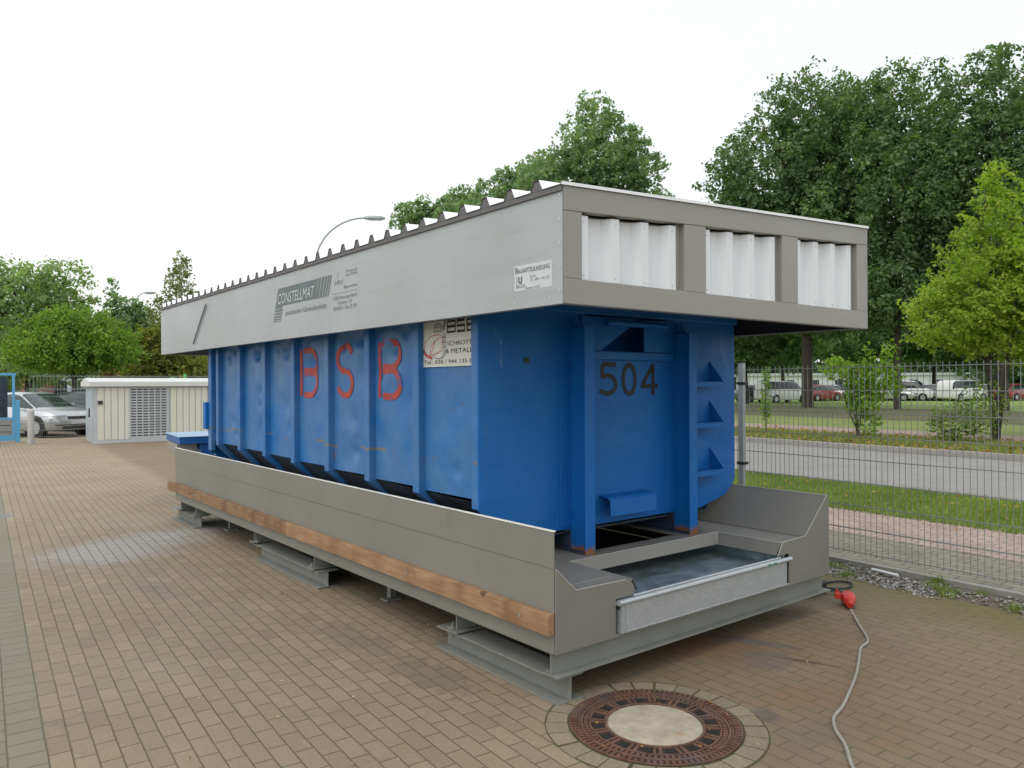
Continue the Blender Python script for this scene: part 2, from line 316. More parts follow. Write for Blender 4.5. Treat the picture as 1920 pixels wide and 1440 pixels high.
L_LIME = leafmat('yellow_green_leaves', (.20, .30, .03), (.38, .46, .06), (.54, .54, .12), tr=.5)
L_BUSH = leafmat('bright_bush_leaves', (.14, .26, .02), (.28, .42, .04), (.38, .48, .08), tr=.4)
L_ROUND = leafmat('round_maple_leaves', (.11, .21, .03), (.25, .39, .05), (.36, .48, .09), tr=.45)
L_PALE = leafmat('pale_tree_leaves', (.20, .29, .13), (.35, .46, .22), (.45, .53, .29), tr=.5)
L_BIRCH = leafmat('birch_leaves', (.14, .18, .07), (.26, .30, .13), (.34, .34, .14), tr=.4)
L_HEDGE = leafmat('olive_hedge_leaves', (.16, .19, .045), (.32, .34, .08), (.44, .34, .09), tr=.45)
L_FAR = leafmat('far_wood_leaves', (.05, .09, .035), (.10, .16, .06), None, .1)
L_GRASS = leafmat('grass_blades', (.14, .21, .04), (.27, .35, .07), (.42, .40, .14), sc=1.2, tr=.3)
L_DEAD = leafmat('fallen_leaves', (.35, .16, .04), (.48, .30, .07), (.5, .12, .05), tr=.1)

# ------------------------------------------------------------------ mesh helpers
class MB:
    def __init__(s): s.v = []; s.f = []; s.mi = []
    def add(s, vs, fs, mi=0):
        o = len(s.v); s.v += [tuple(v) for v in vs]; s.f += [tuple(i+o for i in f) for f in fs]; s.mi += [mi]*len(fs); return s
    def box(s, a, b, mi=0, M=None):
        x0, y0, z0 = a; x1, y1, z1 = b
        vs = [Vector(c) for c in ((x0,y0,z0),(x1,y0,z0),(x1,y1,z0),(x0,y1,z0),(x0,y0,z1),(x1,y0,z1),(x1,y1,z1),(x0,y1,z1))]
        if M: vs = [M@v for v in vs]
        return s.add(vs, [(0,3,2,1),(4,5,6,7),(0,1,5,4),(1,2,6,5),(2,3,7,6),(3,0,4,7)], mi)
    def prism(s, poly, axis, a, b, mi=0):
        """poly in the two remaining axes (x,y,z order), extruded along axis from a to b"""
        def mk(p, t):
            q = list(p); q.insert(axis, t); return q
        n = len(poly); vs = [mk(p, a) for p in poly]+[mk(p, b) for p in poly]
        fs = [tuple(range(n))[::-1], tuple(range(n, 2*n))]+[(i, (i+1) % n, n+(i+1) % n, n+i) for i in range(n)]
        return s.add(vs, fs, mi)
    def tube(s, pts, rad, n=8, mi=0, cap=True):
        pts = [Vector(p) for p in pts]; rs = rad if isinstance(rad, (list, tuple)) else [rad]*len(pts)
        rings = []; prev = None
        for i, p in enumerate(pts):
            t = (pts[min(i+1, len(pts)-1)]-pts[max(i-1, 0)]).normalized()
            a = prev if prev else (Vector((0, 0, 1)) if abs(t.z) < .9 else Vector((1, 0, 0)))
            x = (a-t*a.dot(t)).normalized(); y = t.cross(x); prev = x
            rings.append([p+(x*math.cos(2*math.pi*k/n)+y*math.sin(2*math.pi*k/n))*rs[i] for k in range(n)])
        vs = [v for r in rings for v in r]; fs = []
        for i in range(len(pts)-1):
            for k in range(n): fs.append((i*n+k, i*n+(k+1) % n, (i+1)*n+(k+1) % n, (i+1)*n+k))
        if cap: fs += [tuple(range(n))[::-1], tuple((len(pts)-1)*n+k for k in range(n))]
        return s.add(vs, fs, mi)
    def cyl(s, c, r, z0, z1, n=32, mi=0, r2=None):
        r2 = r if r2 is None else r2
        vs = [(c[0]+r*math.cos(2*math.pi*k/n), c[1]+r*math.sin(2*math.pi*k/n), z0) for k in range(n)]+[(c[0]+r2*math.cos(2*math.pi*k/n), c[1]+r2*math.sin(2*math.pi*k/n), z1) for k in range(n)]
        return s.add(vs, [tuple(range(n))[::-1], tuple(range(n, 2*n))]+[(k, (k+1) % n, n+(k+1) % n, n+k) for k in range(n)], mi)
    def ring(s, c, r0, r1, z0, z1, n=64, mi=0, a0=0, a1=2*math.pi):
        full = abs(a1-a0-2*math.pi) < 1e-6; m = n if full else n+1; vs = []
        for k in range(m):
            t = a0+(a1-a0)*k/n
            for r, z in ((r0, z0), (r1, z0), (r1, z1), (r0, z1)): vs.append((c[0]+r*math.cos(t), c[1]+r*math.sin(t), z))
        fs = []
        for k in range(n):
            a = k*4; b = ((k+1) % m)*4
            for j in range(4): fs.append((a+j, a+(j+1) % 4, b+(j+1) % 4, b+j))
        if not full: fs += [(0, 3, 2, 1), (n*4, n*4+1, n*4+2, n*4+3)]
        return s.add(vs, fs, mi)
    def build(s, name, mats, parent=None, smooth=False, bevel=0, loc=None, rotz=0, seg=2):
        me = bpy.data.meshes.new(name); me.from_pydata([tuple(v) for v in s.v], [], s.f)
        for m_ in (mats if isinstance(mats, (list, tuple)) else [mats]): me.materials.append(m_)
        if any(s.mi): me.polygons.foreach_set('material_index', s.mi)
        bm = bmesh.new(); bm.from_mesh(me); bmesh.ops.recalc_face_normals(bm, faces=bm.faces)
        if bevel:
            ed = [e for e in bm.edges if len(e.link_faces) == 2 and e.calc_face_angle(0) > .5]
            bmesh.ops.bevel(bm, geom=ed, offset=bevel, segments=seg, affect='EDGES', profile=.5, clamp_overlap=True)
        bm.to_mesh(me); bm.free()
        if smooth:
            me.shade_smooth()
            try: me.set_sharp_from_angle(angle=R(40))
            except Exception: pass
        o = bpy.data.objects.new(name, me); COL.objects.link(o)
        if parent: o.parent = parent
        if loc is not None: o.location = loc
        o.rotation_euler.z = rotz
        return o
def tag(o, label=None, cat=None, group=None, kind=None):
    if label: o['label'] = label
    if cat: o['category'] = cat
    if group: o['group'] = group
    if kind: o['kind'] = kind
    return o
def thing(name, loc, label, cat, group=None, rotz=0):
    o = bpy.data.objects.new(name, None); COL.objects.link(o); o.location = loc; o.rotation_euler.z = rotz
    o.empty_display_size = .1; return tag(o, label, cat, group)
def copy_tree(o, parent=None):
    c = o.copy(); COL.objects.link(c); c.parent = parent
    for ch in o.children: copy_tree(ch, c)
    return c
def text(s, h, m, parent, org, ud, vd, xs=1, shear=0, ext=.0015, off=0, name='lettering', align='LEFT', fit=None):
    cu = bpy.data.curves.new('t', 'FONT'); cu.body = s; cu.size = 1; cu.extrude = 0; cu.shear = shear; cu.offset = off; cu.align_x = align
    cu.resolution_u = 3
    to = bpy.data.objects.new('t', cu); COL.objects.link(to)
    dg = bpy.context.evaluated_depsgraph_get(); me = bpy.data.meshes.new_from_object(to.evaluated_get(dg))
    bpy.data.objects.remove(to); bpy.data.curves.remove(cu)
    k = h/.70
    if fit:
        xsv = [v.co.x for v in me.vertices]; xs = fit/((max(xsv)-min(xsv))*k)
    ud = Vector(ud); vd = Vector(vd); nd = ud.cross(vd)
    for v in me.vertices:
        p = v.co.copy(); v.co = Vector(org)+ud*(p.x*k*xs)+vd*(p.y*k)+nd*ext
    me.materials.clear(); me.materials.append(m); me.name = name
    o = bpy.data.objects.new(name, me); COL.objects.link(o); o.parent = parent; return o
def stroke_mesh(lines, wdt, m, parent, org, ud, vd, name='lettering', ext=.002):
    """flat painted strokes; lines = list of polylines in (u,v)"""
    ud = Vector(ud); vd = Vector(vd); nd = ud.cross(vd); mb = MB(); k = 0
    for L in lines:
        closed = L[0] == L[-1]; P = [Vector(p) for p in L]; n = len(P); lf = []; rg = []
        for i in range(n):
            if closed and i in (0, n-1): a, b = P[n-2], P[1]
            else: a, b = P[max(i-1, 0)], P[min(i+1, n-1)]
            t = (b-a).normalized(); q = Vector((-t.y, t.x))*wdt/2
            lf.append(P[i]+q); rg.append(P[i]-q)
        e = ext+.0002*(k % 5); k += 1
        for i in range(n-1):
            mb.add([Vector(org)+ud*q.x+vd*q.y+nd*e for q in (lf[i], lf[i+1], rg[i+1], rg[i])], [(0, 1, 2, 3)])
    return mb.build(name, m, parent)
def arc(cx, cy, rx, ry, a0, a1, n=10): return [(cx+rx*math.cos(R(a0+(a1-a0)*i/n)), cy+ry*math.sin(R(a0+(a1-a0)*i/n))) for i in range(n+1)]
YN = (0, -1, 0); XP = (1, 0, 0); ZP = (0, 0, 1)

# ================================================================== GROUND
def strip(name, v0, v1, u0, u1, z, m, kind='structure', n=1):
    mb = MB(); mb.add([UV(u0, v0, z), UV(u0, v1, z), UV(u1, v1, z), UV(u1, v0, z)], [(0, 1, 2, 3)])
    return tag(mb.build(name, m), kind=kind)
gb = MB(); gb.add([(-900, -900, -.03), (900, -900, -.03), (900, 900, -.03), (-900, 900, -.03)], [(0, 1, 2, 3)])
tag(gb.build('ground', M_GROUND), kind='structure')
strip('yard_paving', -30, 3.55, -30, 23.62, 0, M_PAVE)
strip('gravel_strip', 3.5, 4.02, -30, 40, -.008, M_GRAVEL)
tag(MB().box((3.96, -30, -.1), (4.03, 40, .035)).build('kerb_edging', M_KERB, bevel=.006, rotz=ROTS), kind='structure')
strip('grey_pavement', 4.0, 5.25, -30, 60, -.004, M_WALKG)
strip('pink_pavement', 5.25, 6.7, -30, 60, 0, M_WALKP)
strip('grass_verge_ground', 6.7, 8.95, -30, 80, .004, M_LAWN)
strip('road', 8.9, 15.9, -60, 150, -.012, M_ROAD)
tag(MB().box((15.6, -60, -.1), (15.75, 150, .07)).build('road_kerb', M_KERB, bevel=.01, rotz=ROTS), kind='structure')
strip('gutter', 15.0, 15.6, -60, 150, -.006, M_GUTTER)
strip('leafy_verge_ground', 15.75, 21.6, -60, 150, .03, M_VERGE)
strip('footpath', 19.6, 22.6, -60, 150, .034, M_PATH)
strip('park_grass', 22.6, 29, -60, 150, .03, M_LAWN)
strip('oak_shade_ground', 29, 44, -60, 150, .03, soil('shade_toned_oak_ground', [(.3, (.07, .075, .03)), (.5, (.11, .11, .045)), (.7, (.15, .15, .06))], 1.2, .4))  # tree shade painted into a darker, browner ground colour
strip('far_lawn', 44, 140, -80, 150, .026, M_LAWNF)
strip('parking_area', -60, 3.9, 23.62, 120, -.006, M_PARK)

# ================================================================== DRIP TRAY PLATFORM
W, L = 2.565, 6.732
Z0, Z1, Z2, ZD = .257, .8645, .81, .545
tray = thing('drip_tray', (0, 0, 0), 'long low stone-grey steel drip tray platform under the blue skip', 'drip tray')
t_ = .006
MB().box((0, 0.004, Z0), (t_, L, .68)).box((-.003, 0.002, .682), (t_-.003, L, Z1)).build('side_wall', M_GREY, tray, bevel=.0015)
# pale lip: highlight on the top edge painted into its colour
MB().box((-.006, .0, Z1+.0005), (.010, L, Z1+.006)).build('top_lip', paint('pale_lip_highlight', (.80, .80, .76), .4), tray)
# right wall: outer vertical and inner slope
MB().prism([(W, Z0), (W, Z2), (W-.03, Z2), (2.262, ZD+.012), (2.262, ZD), (W-.012, ZD), (W-.012, Z0)], 1, .004, L).build('side_wall', M_GREY, tray, bevel=.003)
# inner slope of left side (kept low)
MB().prism([(.0065, .68), (.137, ZD+.004), (.137, ZD-.006), (.0065, .665)], 1, .004, L-.02).build('inner_slope', M_GREY, tray)
# end plate with notch for the pan
prof = [(0, Z0), (.425, Z0), (.425, .462), (.555, .462)]
prof += [(.585, .467), (.575, .505), (.55, .535), (.5, .549), (.137, .557), (0, .68)]
MB().prism([(0, Z0), (.425, Z0), (.425, .458), (.555, .458), (.572, .485), (.562, .515), (.54, .538), (.50, .549), (.137, .556), (0.0, .681)], 1, -.008, 0).build('end_plate', M_GREY, tray, bevel=.003)
MB().prism([(2.06, Z0), (W, Z0), (W, Z2), (W-.022, Z2), (2.262, .562), (1.985, .552), (1.93, .47), (2.06, .47)], 1, -.008, 0).build('end_plate', M_GREY, tray, bevel=.003)
MB().box((.425, -.006, Z0), (2.06, 0.0, .275)).build('end_sill', M_GREY, tray)
# far end plate
MB().prism([(0.007, Z0), (W, Z0), (W, Z2), (2.262, .56), (.137, .556), (0.007, .68)], 1, L+.001, L+.008).build('end_plate', M_GREY, tray)
# deck as frame around pan, front opening x .565..1.985, y 0..0.5
dk = MB()
dk.box((.137, 0, ZD-.01), (.56, .5, ZD+.003)); dk.box((1.985, 0, ZD-.01), (2.262, .5, ZD+.003))
dk.box((.137, .5, ZD-.01), (2.262, .63, ZD+.003)); dk.box((.137, .63, ZD-.01), (.88, L-.01, ZD+.003)); dk.box((1.70, .63, ZD-.01), (2.262, L-.01, ZD+.003))
dk.build('deck', M_GREY, tray)
MB().box((.88, .63, .30), (1.70, L-.1, .31)).box((.88, .62, .31), (1.70, .629, .534)).build('collecting_trough', M_SHADE, tray)
# narrow strip lines and bolts on the deck corners
MB().box((.20, .10, ZD+.0035), (.50, .108, ZD+.0065)).box((2.02, .10, ZD+.0035), (2.24, .108, ZD+.0065)).build('weld_seam', M_FRAME, tray)
# bevelled strips round the opening
bv = MB()
bv.add([(.56, .5, ZD+.003), (1.985, .5, ZD+.003), (1.91, .455, .478), (.60, .455, .478)], [(0, 1, 2, 3)])
bv.add([(1.985, .5, ZD+.003), (1.985, 0, ZD+.003), (1.915, -.004, .478), (1.91, .455, .478)], [(0, 1, 2, 3)])
bv.add([(.56, .5, ZD+.003), (.56, 0, ZD+.003), (.60, -.0, .478), (.60, .455, .478)], [(3, 2, 1, 0)])
bv.build('bevelled_rim', M_GREY, tray)
# galvanised pan
pan = MB().box((.446, -.012, .402), (2.0, .70, .406)).box((.446, -.012, .406), (.45, .7, .47)).box((1.996, -.012, .406), (2.0, .7, .47)).box((.4505, .696, .406), (1.9955, .7, .47)).build('pan', M_PAN, tray)
MB().box((.426, .02, .277), (2.058, .024, .40)).box((.426, .02, .4005), (.445, .024, .455)).box((2.001, .02, .4005), (2.058, .024, .455)).build('pan_gap_shade', M_SHADE, tray)  # dark boxes painting in the shade of the gaps round the pan
fr = MB().box((.447, -.026, .277), (2.008, -.014, .43)).box((.447, -.0135, .277), (.4495, .015, .40)).box((.4515, -.029, .277), (.458, -.0265, .43)).box((.478, -.029, .277), (.484, -.0265, .43)).box((.490, -.0295, .277), (2.02, -.0265, .285))
fr.build('pan_front', M_GALV, pan, bevel=.001)
MB().tube([(.425, -.03, .443), (2.045, -.03, .443)], .0155, 12).tube([(.56, -.004, .456), (1.96, -.004, .456)], .007, 8).box((.42, -.012, .428), (2.045, -.002, .45)).build('pan_rim', M_GALV, pan, smooth=True)
MB().box((1.76, -.0475, .437), (1.80, -.0455, .449)).box((1.82, -.0475, .437), (1.86, -.0455, .449)).build('sticker', plain('green_sticker', (.05, .22, .13), .5), pan)
M_EDGELIT = paint('painted_edge_highlight', (.50, .50, .46), .35)  # pale tubes painting in the highlights along the tray edges
MB().tube([(W-.030, -.006, Z2+.001), (2.264, -.006, .563)], .0022, 6).tube([(2.264, -.008, .5635), (1.987, -.008, .5535)], .0022, 6).tube([(1.985, -.008, .552), (1.93, -.008, .472)], .0022, 6).tube([(W-.03, 0, Z2+.001), (W-.03, L, Z2+.001)], .0025, 6).tube([(1.983, .5, ZD+.004), (1.914, .455, .481)], .0022, 6).tube([(1.985, 0, ZD+.004), (1.985, .5, ZD+.004), (.56, .5, ZD+.004)], .0018, 6).tube([(.137, -.008, .558), (.5, -.008, .551)], .002, 6).tube([(.002, -.008, .682), (.137, -.008, .558)], .002, 6).build('edge_highlight', M_EDGELIT, tray)
# base channels
bc = MB()
bc.box((.0, .03, .150), (W-.03, .036, Z0))            # end web
bc.box((-.0, -.02, .142), (W+.0, .09, .150))            # end bottom flange
bc.box((.012, .03, Z0-.012), (W, .09, Z0-.001))
bc.build('end_channel', M_GREYD, tray, bevel=.001)
lc = MB()
for x in (.26, W-.3):
    lc.box((x, .1, .15), (x+.008, L-.05, Z0)); lc.box((x-.05, .1, .142), (x+.06, L-.05, .15)); 
lc.box((.012, .04, Z0-.009), (W-.012, L, Z0-.001))
lc.build('longitudinal_channel', M_GREYD, tray)
# cross channels with feet peeping out under the side
for y in (.90, 2.90, 4.22, 6.05, 6.62):
    MB().box((.03, y, .152), (2.4, y+.008, Z0-.01)).box((.0, y-.04, .143), (2.4, y+.06, .151)).build('cross_channel', M_GREYD, tray)
for y in (2.19, 5.75):
    MB().box((.30, y-.025, .02), (.306, y+.025, Z0-.01)).box((.302, y-.003, .02), (.36, y+.003, Z0-.01)).box((.26, y-.05, .0), (.38, y+.05, .014)).build('foot', M_GREYD, tray, bevel=.001)
# timber fender in two lengths, with bolts
for (y0, y1, lab) in ((.0, 3.30, 'lighter orange near length of the timber fender'), (3.304, 6.92, 'darker weathered far length of the timber fender')):
    b = MB().box((-.044, y0, .357), (-.002, y1, .462)).build('timber_fender', M_WOOD if y0 < 1 else M_WOOD2, tray, bevel=.003); b['label'] = lab
bl = MB()
bl.tube([(-.047, 0, 0), (-.041, 0, 0)], .009, 8); b0 = bl.build('bolt', paint('bolt_metal', (.35, .34, .32), .5, .5), tray)
for i, y in enumerate((.22, 1.35, 2.45, 3.45, 4.6, 5.8, 6.7)):
    if i: b0 = b0.copy(); COL.objects.link(b0)
    b0.location = (0, y, .412)
# clamps between cross channels and ground beams
for y in (.055, .95, 2.95, 4.17, 6.10, 6.60):
    cl = MB().box((.015, y-.03, .152), (.06, y+.03, .160)).tube([(.035, y, .095), (.035, y, .185)], .0055, 6).tube([(.035, y, .160), (.035, y, .170)], .011, 6)
    cl.build('clamp_bolt', M_GREYD, tray)
# ground beams
def ibeam(x, y0, y1, label):
    o = MB(); h = .134
    o.box((x, y0, 0.002), (x+.17, y1, .011)).box((x, y0, h-.008), (x+.17, y1, h)).box((x+.081, y0, .011), (x+.089, y1, h-.008))
    ob = o.build('support_beam', M_GREYD, None, bevel=.001)
    return tag(ob, label, 'steel beam', 'short steel beams under the drip tray')
ibeam(.018, -.005, 1.10, 'grey I-beam on the paving under the near left corner of the tray, beside the manhole')
ibeam(.018, 2.80, 4.22, 'grey I-beam on the paving under the middle of the tray long side')
ibeam(.018, 6.08, 7.02, 'grey I-beam on the paving under the far left end of the tray')
tag(MB().box((2.78, .24, 0.002), (2.98, .50, .075)).box((2.77, .23, .0755), (2.99, .51, .088)).build('support_block', M_RUBBER, bevel=.006), 'black block under the right end of the tray next to the cable loop', 'support block')

# ================================================================== BLUE SKIP
CX0, CX1, YC, YB = .065, 2.50, .722, 5.70
PX = CX0+.05
skip = thing('waste_container', (0, 0, 0), 'blue steel roll-off skip marked BSB and 504 standing in the grey tray', 'skip')
ZT = 2.06
# end wall plate with chamfered bottom
MB().box((.93, YC+.012, 1.80), (.94, YC+.25, ZT)).box((1.69, YC+.012, 1.80), (1.70, YC+.25, ZT)).box((.94, YC+.24, 1.80), (1.69, YC+.25, ZT)).box((.94, YC+.0125, 1.80), (1.69, YC+.239, 1.811)).build('hook_pocket', M_BLUE, skip)
MB().prism([(CX0, ZT), (CX0, .87), (CX0+.06, .80), (CX0+.14, .75), (CX0+.42, .685), (CX1-.42, .685), (CX1-.14, .75), (CX1-.06, .80), (CX1, .87), (CX1, ZT), (1.70, ZT), (1.70, 1.812), (.93, 1.812), (.93, ZT)], 1, YC, YC+.012).build('end_wall', M_BLUE, skip)
# side panels: dense displaced grid for dents, recessed between ribs
PANEL = {}
def paneldef(y0, y1, seed):
    r = np.random.default_rng(seed); z0 = .90; z1 = 2.04
    pk = [(r.uniform(y0+.1, y1-.05), r.uniform(1.0, 2.0), r.uniform(.03, .12), r.uniform(-.012, .024)) for _ in range(11)]
    pk += [(r.uniform(y0+.1, y1-.1), r.uniform(1.86, 1.98), r.uniform(.03, .06), r.uniform(-.02, .045)) for _ in range(5)]
    if seed == 20: pk = [q for q in pk if q[1] < 1.55 and abs(q[3]) < .02]
    bow = r.uniform(.0, .012) if seed != 20 else .004
    def f(y, z):
        e = max(0, math.sin(math.pi*min(1, max(0, (y-y0)/(y1-y0)))))*max(0, math.sin(math.pi*min(1, max(0, (z-z0)/(z1-z0)))))
        return bow*e+sum(a*math.exp(-((y-py)**2+(z-pz)**2)/(s*s)) for py, pz, s, a in pk)*min(1, e*4)
    return f
def zlow(y): return .925+.018*(y-1.4)
def sidepanel(y0, y1, x, sgn, seed):
    ny, nz_ = 20, 44; z0 = zlow((y0+y1)/2); z1 = 2.04; f = paneldef(y0, y1, seed); PANEL[seed] = (y0, y1, f)
    vs = [(x+sgn*f(y0+(y1-y0)*i/ny, z0+(z1-z0)*j/nz_), y0+(y1-y0)*i/ny, z0+(z1-z0)*j/nz_) for j in range(nz_+1) for i in range(ny+1)]
    n = ny+1; fs = [(j*n+i, j*n+i+1, (j+1)*n+i+1, (j+1)*n+i) for j in range(nz_) for i in range(ny)]
    return vs, fs
ribs = [1.377+.665*k for k in range(7)]
edges = [YC+.06]+ribs+[YB-.05]
for side in (0, 1):
    x = PX if side == 0 else CX1-.07
    sp = MB()
    for k in range(len(edges)-1):
        a = edges[k]+(.10 if k else 0); b = edges[k+1]
        vs, fs = sidepanel(edges[k], b+.002, x, 1 if side == 0 else -1, 20+k+side*50)
        sp.add(vs, fs)
    # chamfered lower flank
    xi = x+.30 if side == 0 else x-.30
    o = sp.build('side_wall', M_BLUES, skip, smooth=True)
    MB().add([(x, YC+.01, .90), (x, YB, 1.01), (xi, YB, .66), (xi, YC+.01, .66)], [(0, 1, 2, 3)]).build('lower_flank', M_MOTTLE, skip)
    for k, y in enumerate(ribs):
        s = 1 if side == 0 else -1; xo = CX0 if side == 0 else CX1
        rb = MB(); y1 = y+.075
        prof = [(x+s*.01, y-.004), (xo, y), (xo, y1), (x+s*.01, y1+.006)]
        zr = zlow(y)-.025; rb.prism(prof, 2, zr, 2.045)
        # lower raking part following the flank
        rb.add([(xo, y, zr), (xo, y1, zr), (x+s*.26, y1, .66), (x+s*.26, y, .66), (x, y, zr+.025), (x, y1, zr+.025), (x+s*.31, y1, .67), (x+s*.31, y, .67)], [(0, 1, 2, 3), (0, 3, 7, 4), (1, 5, 6, 2), (4, 7, 6, 5)])
        rb.build('rib', M_BLUES, skip, bevel=.006)
    xo = CX0 if side == 0 else CX1
    MB().box((min(xo, x)-.0, YC+.0125, .87), (max(xo, x), YC+.075, 2.05)).build('corner_post', M_BLUES, skip, bevel=.008)
    MB().box((min(xo, x)-.0, YB-.10, .90), (max(xo, x), YB, 2.05)).build('corner_post', M_BLUES, skip, bevel=.008)
MB().box((CX0-.02, YC-.02, 2.045), (CX1+.02, YB+.02, 2.12)).build('top_rail', M_BLUE, skip, bevel=.01)
MB().prism([(CX0, ZT-.02), (CX0, .90), (CX0+.35, .67), (CX1-.35, .67), (CX1, .90), (CX1, ZT-.02)], 1, YB-.012, YB).build('rear_door', M_BLUE, skip)
MB().box((CX0+.3, YC+.02, .655), (CX1-.3, YB-.01, .668)).build('floor_plate', M_MOTTLE, skip)
MB().box((CX0-.035, YB-.02, 1.13), (CX0+.03, YB+.07, 1.42)).build('door_hinge', M_BLUE, skip, bevel=.006)
# the two front uprights (I-section) that turn into the running rails
XR = .787
for k in range(2):
    xc = XR+k*1.0; y0 = .552
    rr = MB()
    rr.box((xc-.042, y0, .548), (xc+.042, y0+.010, 1.95))          # front flange
    rr.box((xc-.006, y0+.010, .56), (xc+.006, YC, 1.95))            # web
    rr.box((xc-.10, YC-.006, .70), (xc+.10, YC-.001, 1.98))         # backing plate
    rr.build('upright_rail', M_BLUE, skip, bevel=.0025)
    ru = MB().box((xc-.045, y0+.01, .548), (xc+.045, YB-.1, .558)).box((xc-.045, YC, .672), (xc+.045, YB-.1, .682)).box((xc-.005, y0+.01, .558), (xc+.005, YB-.1, .672))
    ru.build('running_rail', paint('rusty_rail', (.025, .045, .085), .7, 0, .5, 6, .2, dirt=(5, .56, (.13, .055, .02))), skip)
    # gusset at the top
    MB().prism([(YC, 2.02), (YC-.05, 2.02), (YC-.16, 1.86), (YC-.16, 1.82), (YC, 1.70)], 0, xc+.01, xc+.02).build('gusset', M_BLUE, skip)
# hoop, cross plate and dark pocket behind the hook bar
MB().box((XR+.05, YC-.03, 1.775), (XR+.95, YC-.002, 1.785)).box((XR+.05, YC-.035, 1.755), (XR+.95, YC-.028, 1.805)).build('cross_plate', M_BLUE, skip, bevel=.002)
MB().prism([(.86, 1.812), (1.03, 1.812), (1.40, 2.03), (.86, 2.03)], 1, YC-.022, YC-.014).build('hook_plate', M_BLUE, skip, bevel=.0015)
MB().prism([(1.45, 1.812), (1.75, 1.812), (1.75, 2.03), (1.42, 2.03), (1.45, 1.97)], 1, YC-.022, YC-.014).build('hook_plate', M_BLUE, skip, bevel=.0015)
MB().tube([(1.02, YC-.09, 1.99), (1.6, YC-.09, 1.99)], .02, 10).build('hook_bar', M_BLUE, skip, smooth=True)
# bump stop with open left end
hb = MB(); hb.prism([(YC-.002, .872), (YC-.085, .862), (YC-.105, .845), (YC-.108, .745), (YC-.100, .745), (YC-.097, .84), (YC-.08, .853), (YC-.002, .862)], 0, 1.03, 1.47)
hb.build('bump_stop', M_BLUE, skip, bevel=.002)
# ladder steps on the right of the end wall
for z in (1.612, 1.318, .974):
    st = MB(); st.box((1.86, YC-.13, z-.012), (2.235, YC-.001, z-.004)).box((1.86, YC-.137, z-.04), (2.235, YC-.13, z-.003)).prism([(YC-.001, z-.003), (YC-.128, z-.003), (YC-.001, z+.15)], 0, 2.19, 2.196)
    st.build('step', M_BLUE, skip, bevel=.0015)
# bung and scuffs
MB().tube([(.42, YC-.012, 1.74), (.42, YC-.001, 1.74)], .018, 10).build('bung', plain('dirty_green', (.03, .05, .03), .6), skip)
# lettering 504
nd = M_BLACK
w5 = .031
x0 = 1.03
five = [[(.16, .205), (.04, .205)], [(.04, .205), (.03, .115)], [(.03, .115)]+arc(.085, .072, .075, .06, 120, -120, 12)+[(.01, .03)]]
zero = [arc(.29, .105, .058, .098, 0, 360, 20)]
zero[0][-1] = zero[0][0]
four = [[(.53, .0), (.53, .215)], [(.53, .205), (.415, .062)], [(.405, .06), (.575, .06)]]
stroke_mesh(five+zero+four, w5, M_BLACK, skip, (x0, YC-.001, 1.52), XP, ZP)
# big red B S B on the recessed side panels
def Bst(h, w_):
    rx = w_*.44
    return [[(.0, 0), (.0, h)], [(.05, h-.01)]+arc(w_-rx, h*.755, rx*.92, h*.225, 88, -88, 12)+[(.05, h/2+.02)], [(.05, h/2-.01)]+arc(w_-rx, h*.255, rx, h*.245, 88, -88, 12)+[(.05, 0.01)]]
def Sst(h, w_):
    return [arc(w_/2, h*.76, w_*.46, h*.24, 20, 200, 10)+arc(w_/2+.0, h*.74, w_*.46, h*.24, 200, 260, 4)+arc(w_/2, h*.26, w_*.46, h*.24, 80, -160, 12)]
for (yy, kind, wd) in ((3.325, 'B', .30), (2.65, 'S', .27), (1.965, 'B', .30)):
    st = Bst(.385, wd*.95) if kind == 'B' else Sst(.39, wd*.95)
    st = [[q for a_, b_ in zip(L_[:-1], L_[1:]) for q in [(a_[0]+(b_[0]-a_[0])*t/6, a_[1]+(b_[1]-a_[1])*t/6) for t in range(6)]]+[L_[-1]] if len(L_) < 4 else L_ for L_ in st]
    o = stroke_mesh(st, .047, M_RED, skip, (PX, yy, 1.51), YN, ZP, ext=.0)
    fn = [f for (a_, b_, f) in [PANEL[k] for k in PANEL if k < 60] if a_ < yy-.1 < b_][0]
    for v_ in o.data.vertices: v_.co.x = v_.co.x+fn(v_.co.y, v_.co.z)-.004
# sign board
sy = 1.385; sg = MB().box((PX-.010, .80, 1.708), (PX-.006, sy, 1.993)).build('sign_board', M_SIGN, skip)
SO = (PX-.010, sy, 1.708)
stroke_mesh([[(.29, .21), (.29, .275), (.375, .275), (.375, .21), (.29, .21)], [(.29, .243), (.375, .243)], [(.475, .275), (.395, .275), (.395, .243), (.475, .243), (.475, .21), (.395, .21)], [(.50, .21), (.50, .275), (.58, .275), (.58, .21), (.50, .21)], [(.50, .243), (.58, .243)]], .016, M_BLACK, sg, SO, YN, ZP)
text('SCHROTTE', .026, M_BLACK, sg, (SO[0], SO[1]-.285, SO[2]+.128), YN, ZP, fit=.29)
text('& METALLE', .028, M_BLACK, sg, (SO[0], SO[1]-.265, SO[2]+.080), YN, ZP, fit=.32)
text('Tel.: 030 / 944 135 80', .025, M_BLACK, sg, (SO[0], SO[1]-.020, SO[2]+.018), YN, ZP, fit=.56)
red = plain('sign_red', (.5, .05, .03), .5); gbl = plain('sign_blue_grey', (.10, .13, .20), .5)
stroke_mesh([[(.02, .09), (.035, .16), (.10, .195), (.20, .20), (.235, .185), (.15, .165), (.09, .06), (.02, .09)], [(.15, .165), (.10, .13), (.09, .06)], [(.235, .185), (.225, .10), (.17, .085), (.11, .07)]], .004, red, sg, SO, YN, ZP, 'emblem')
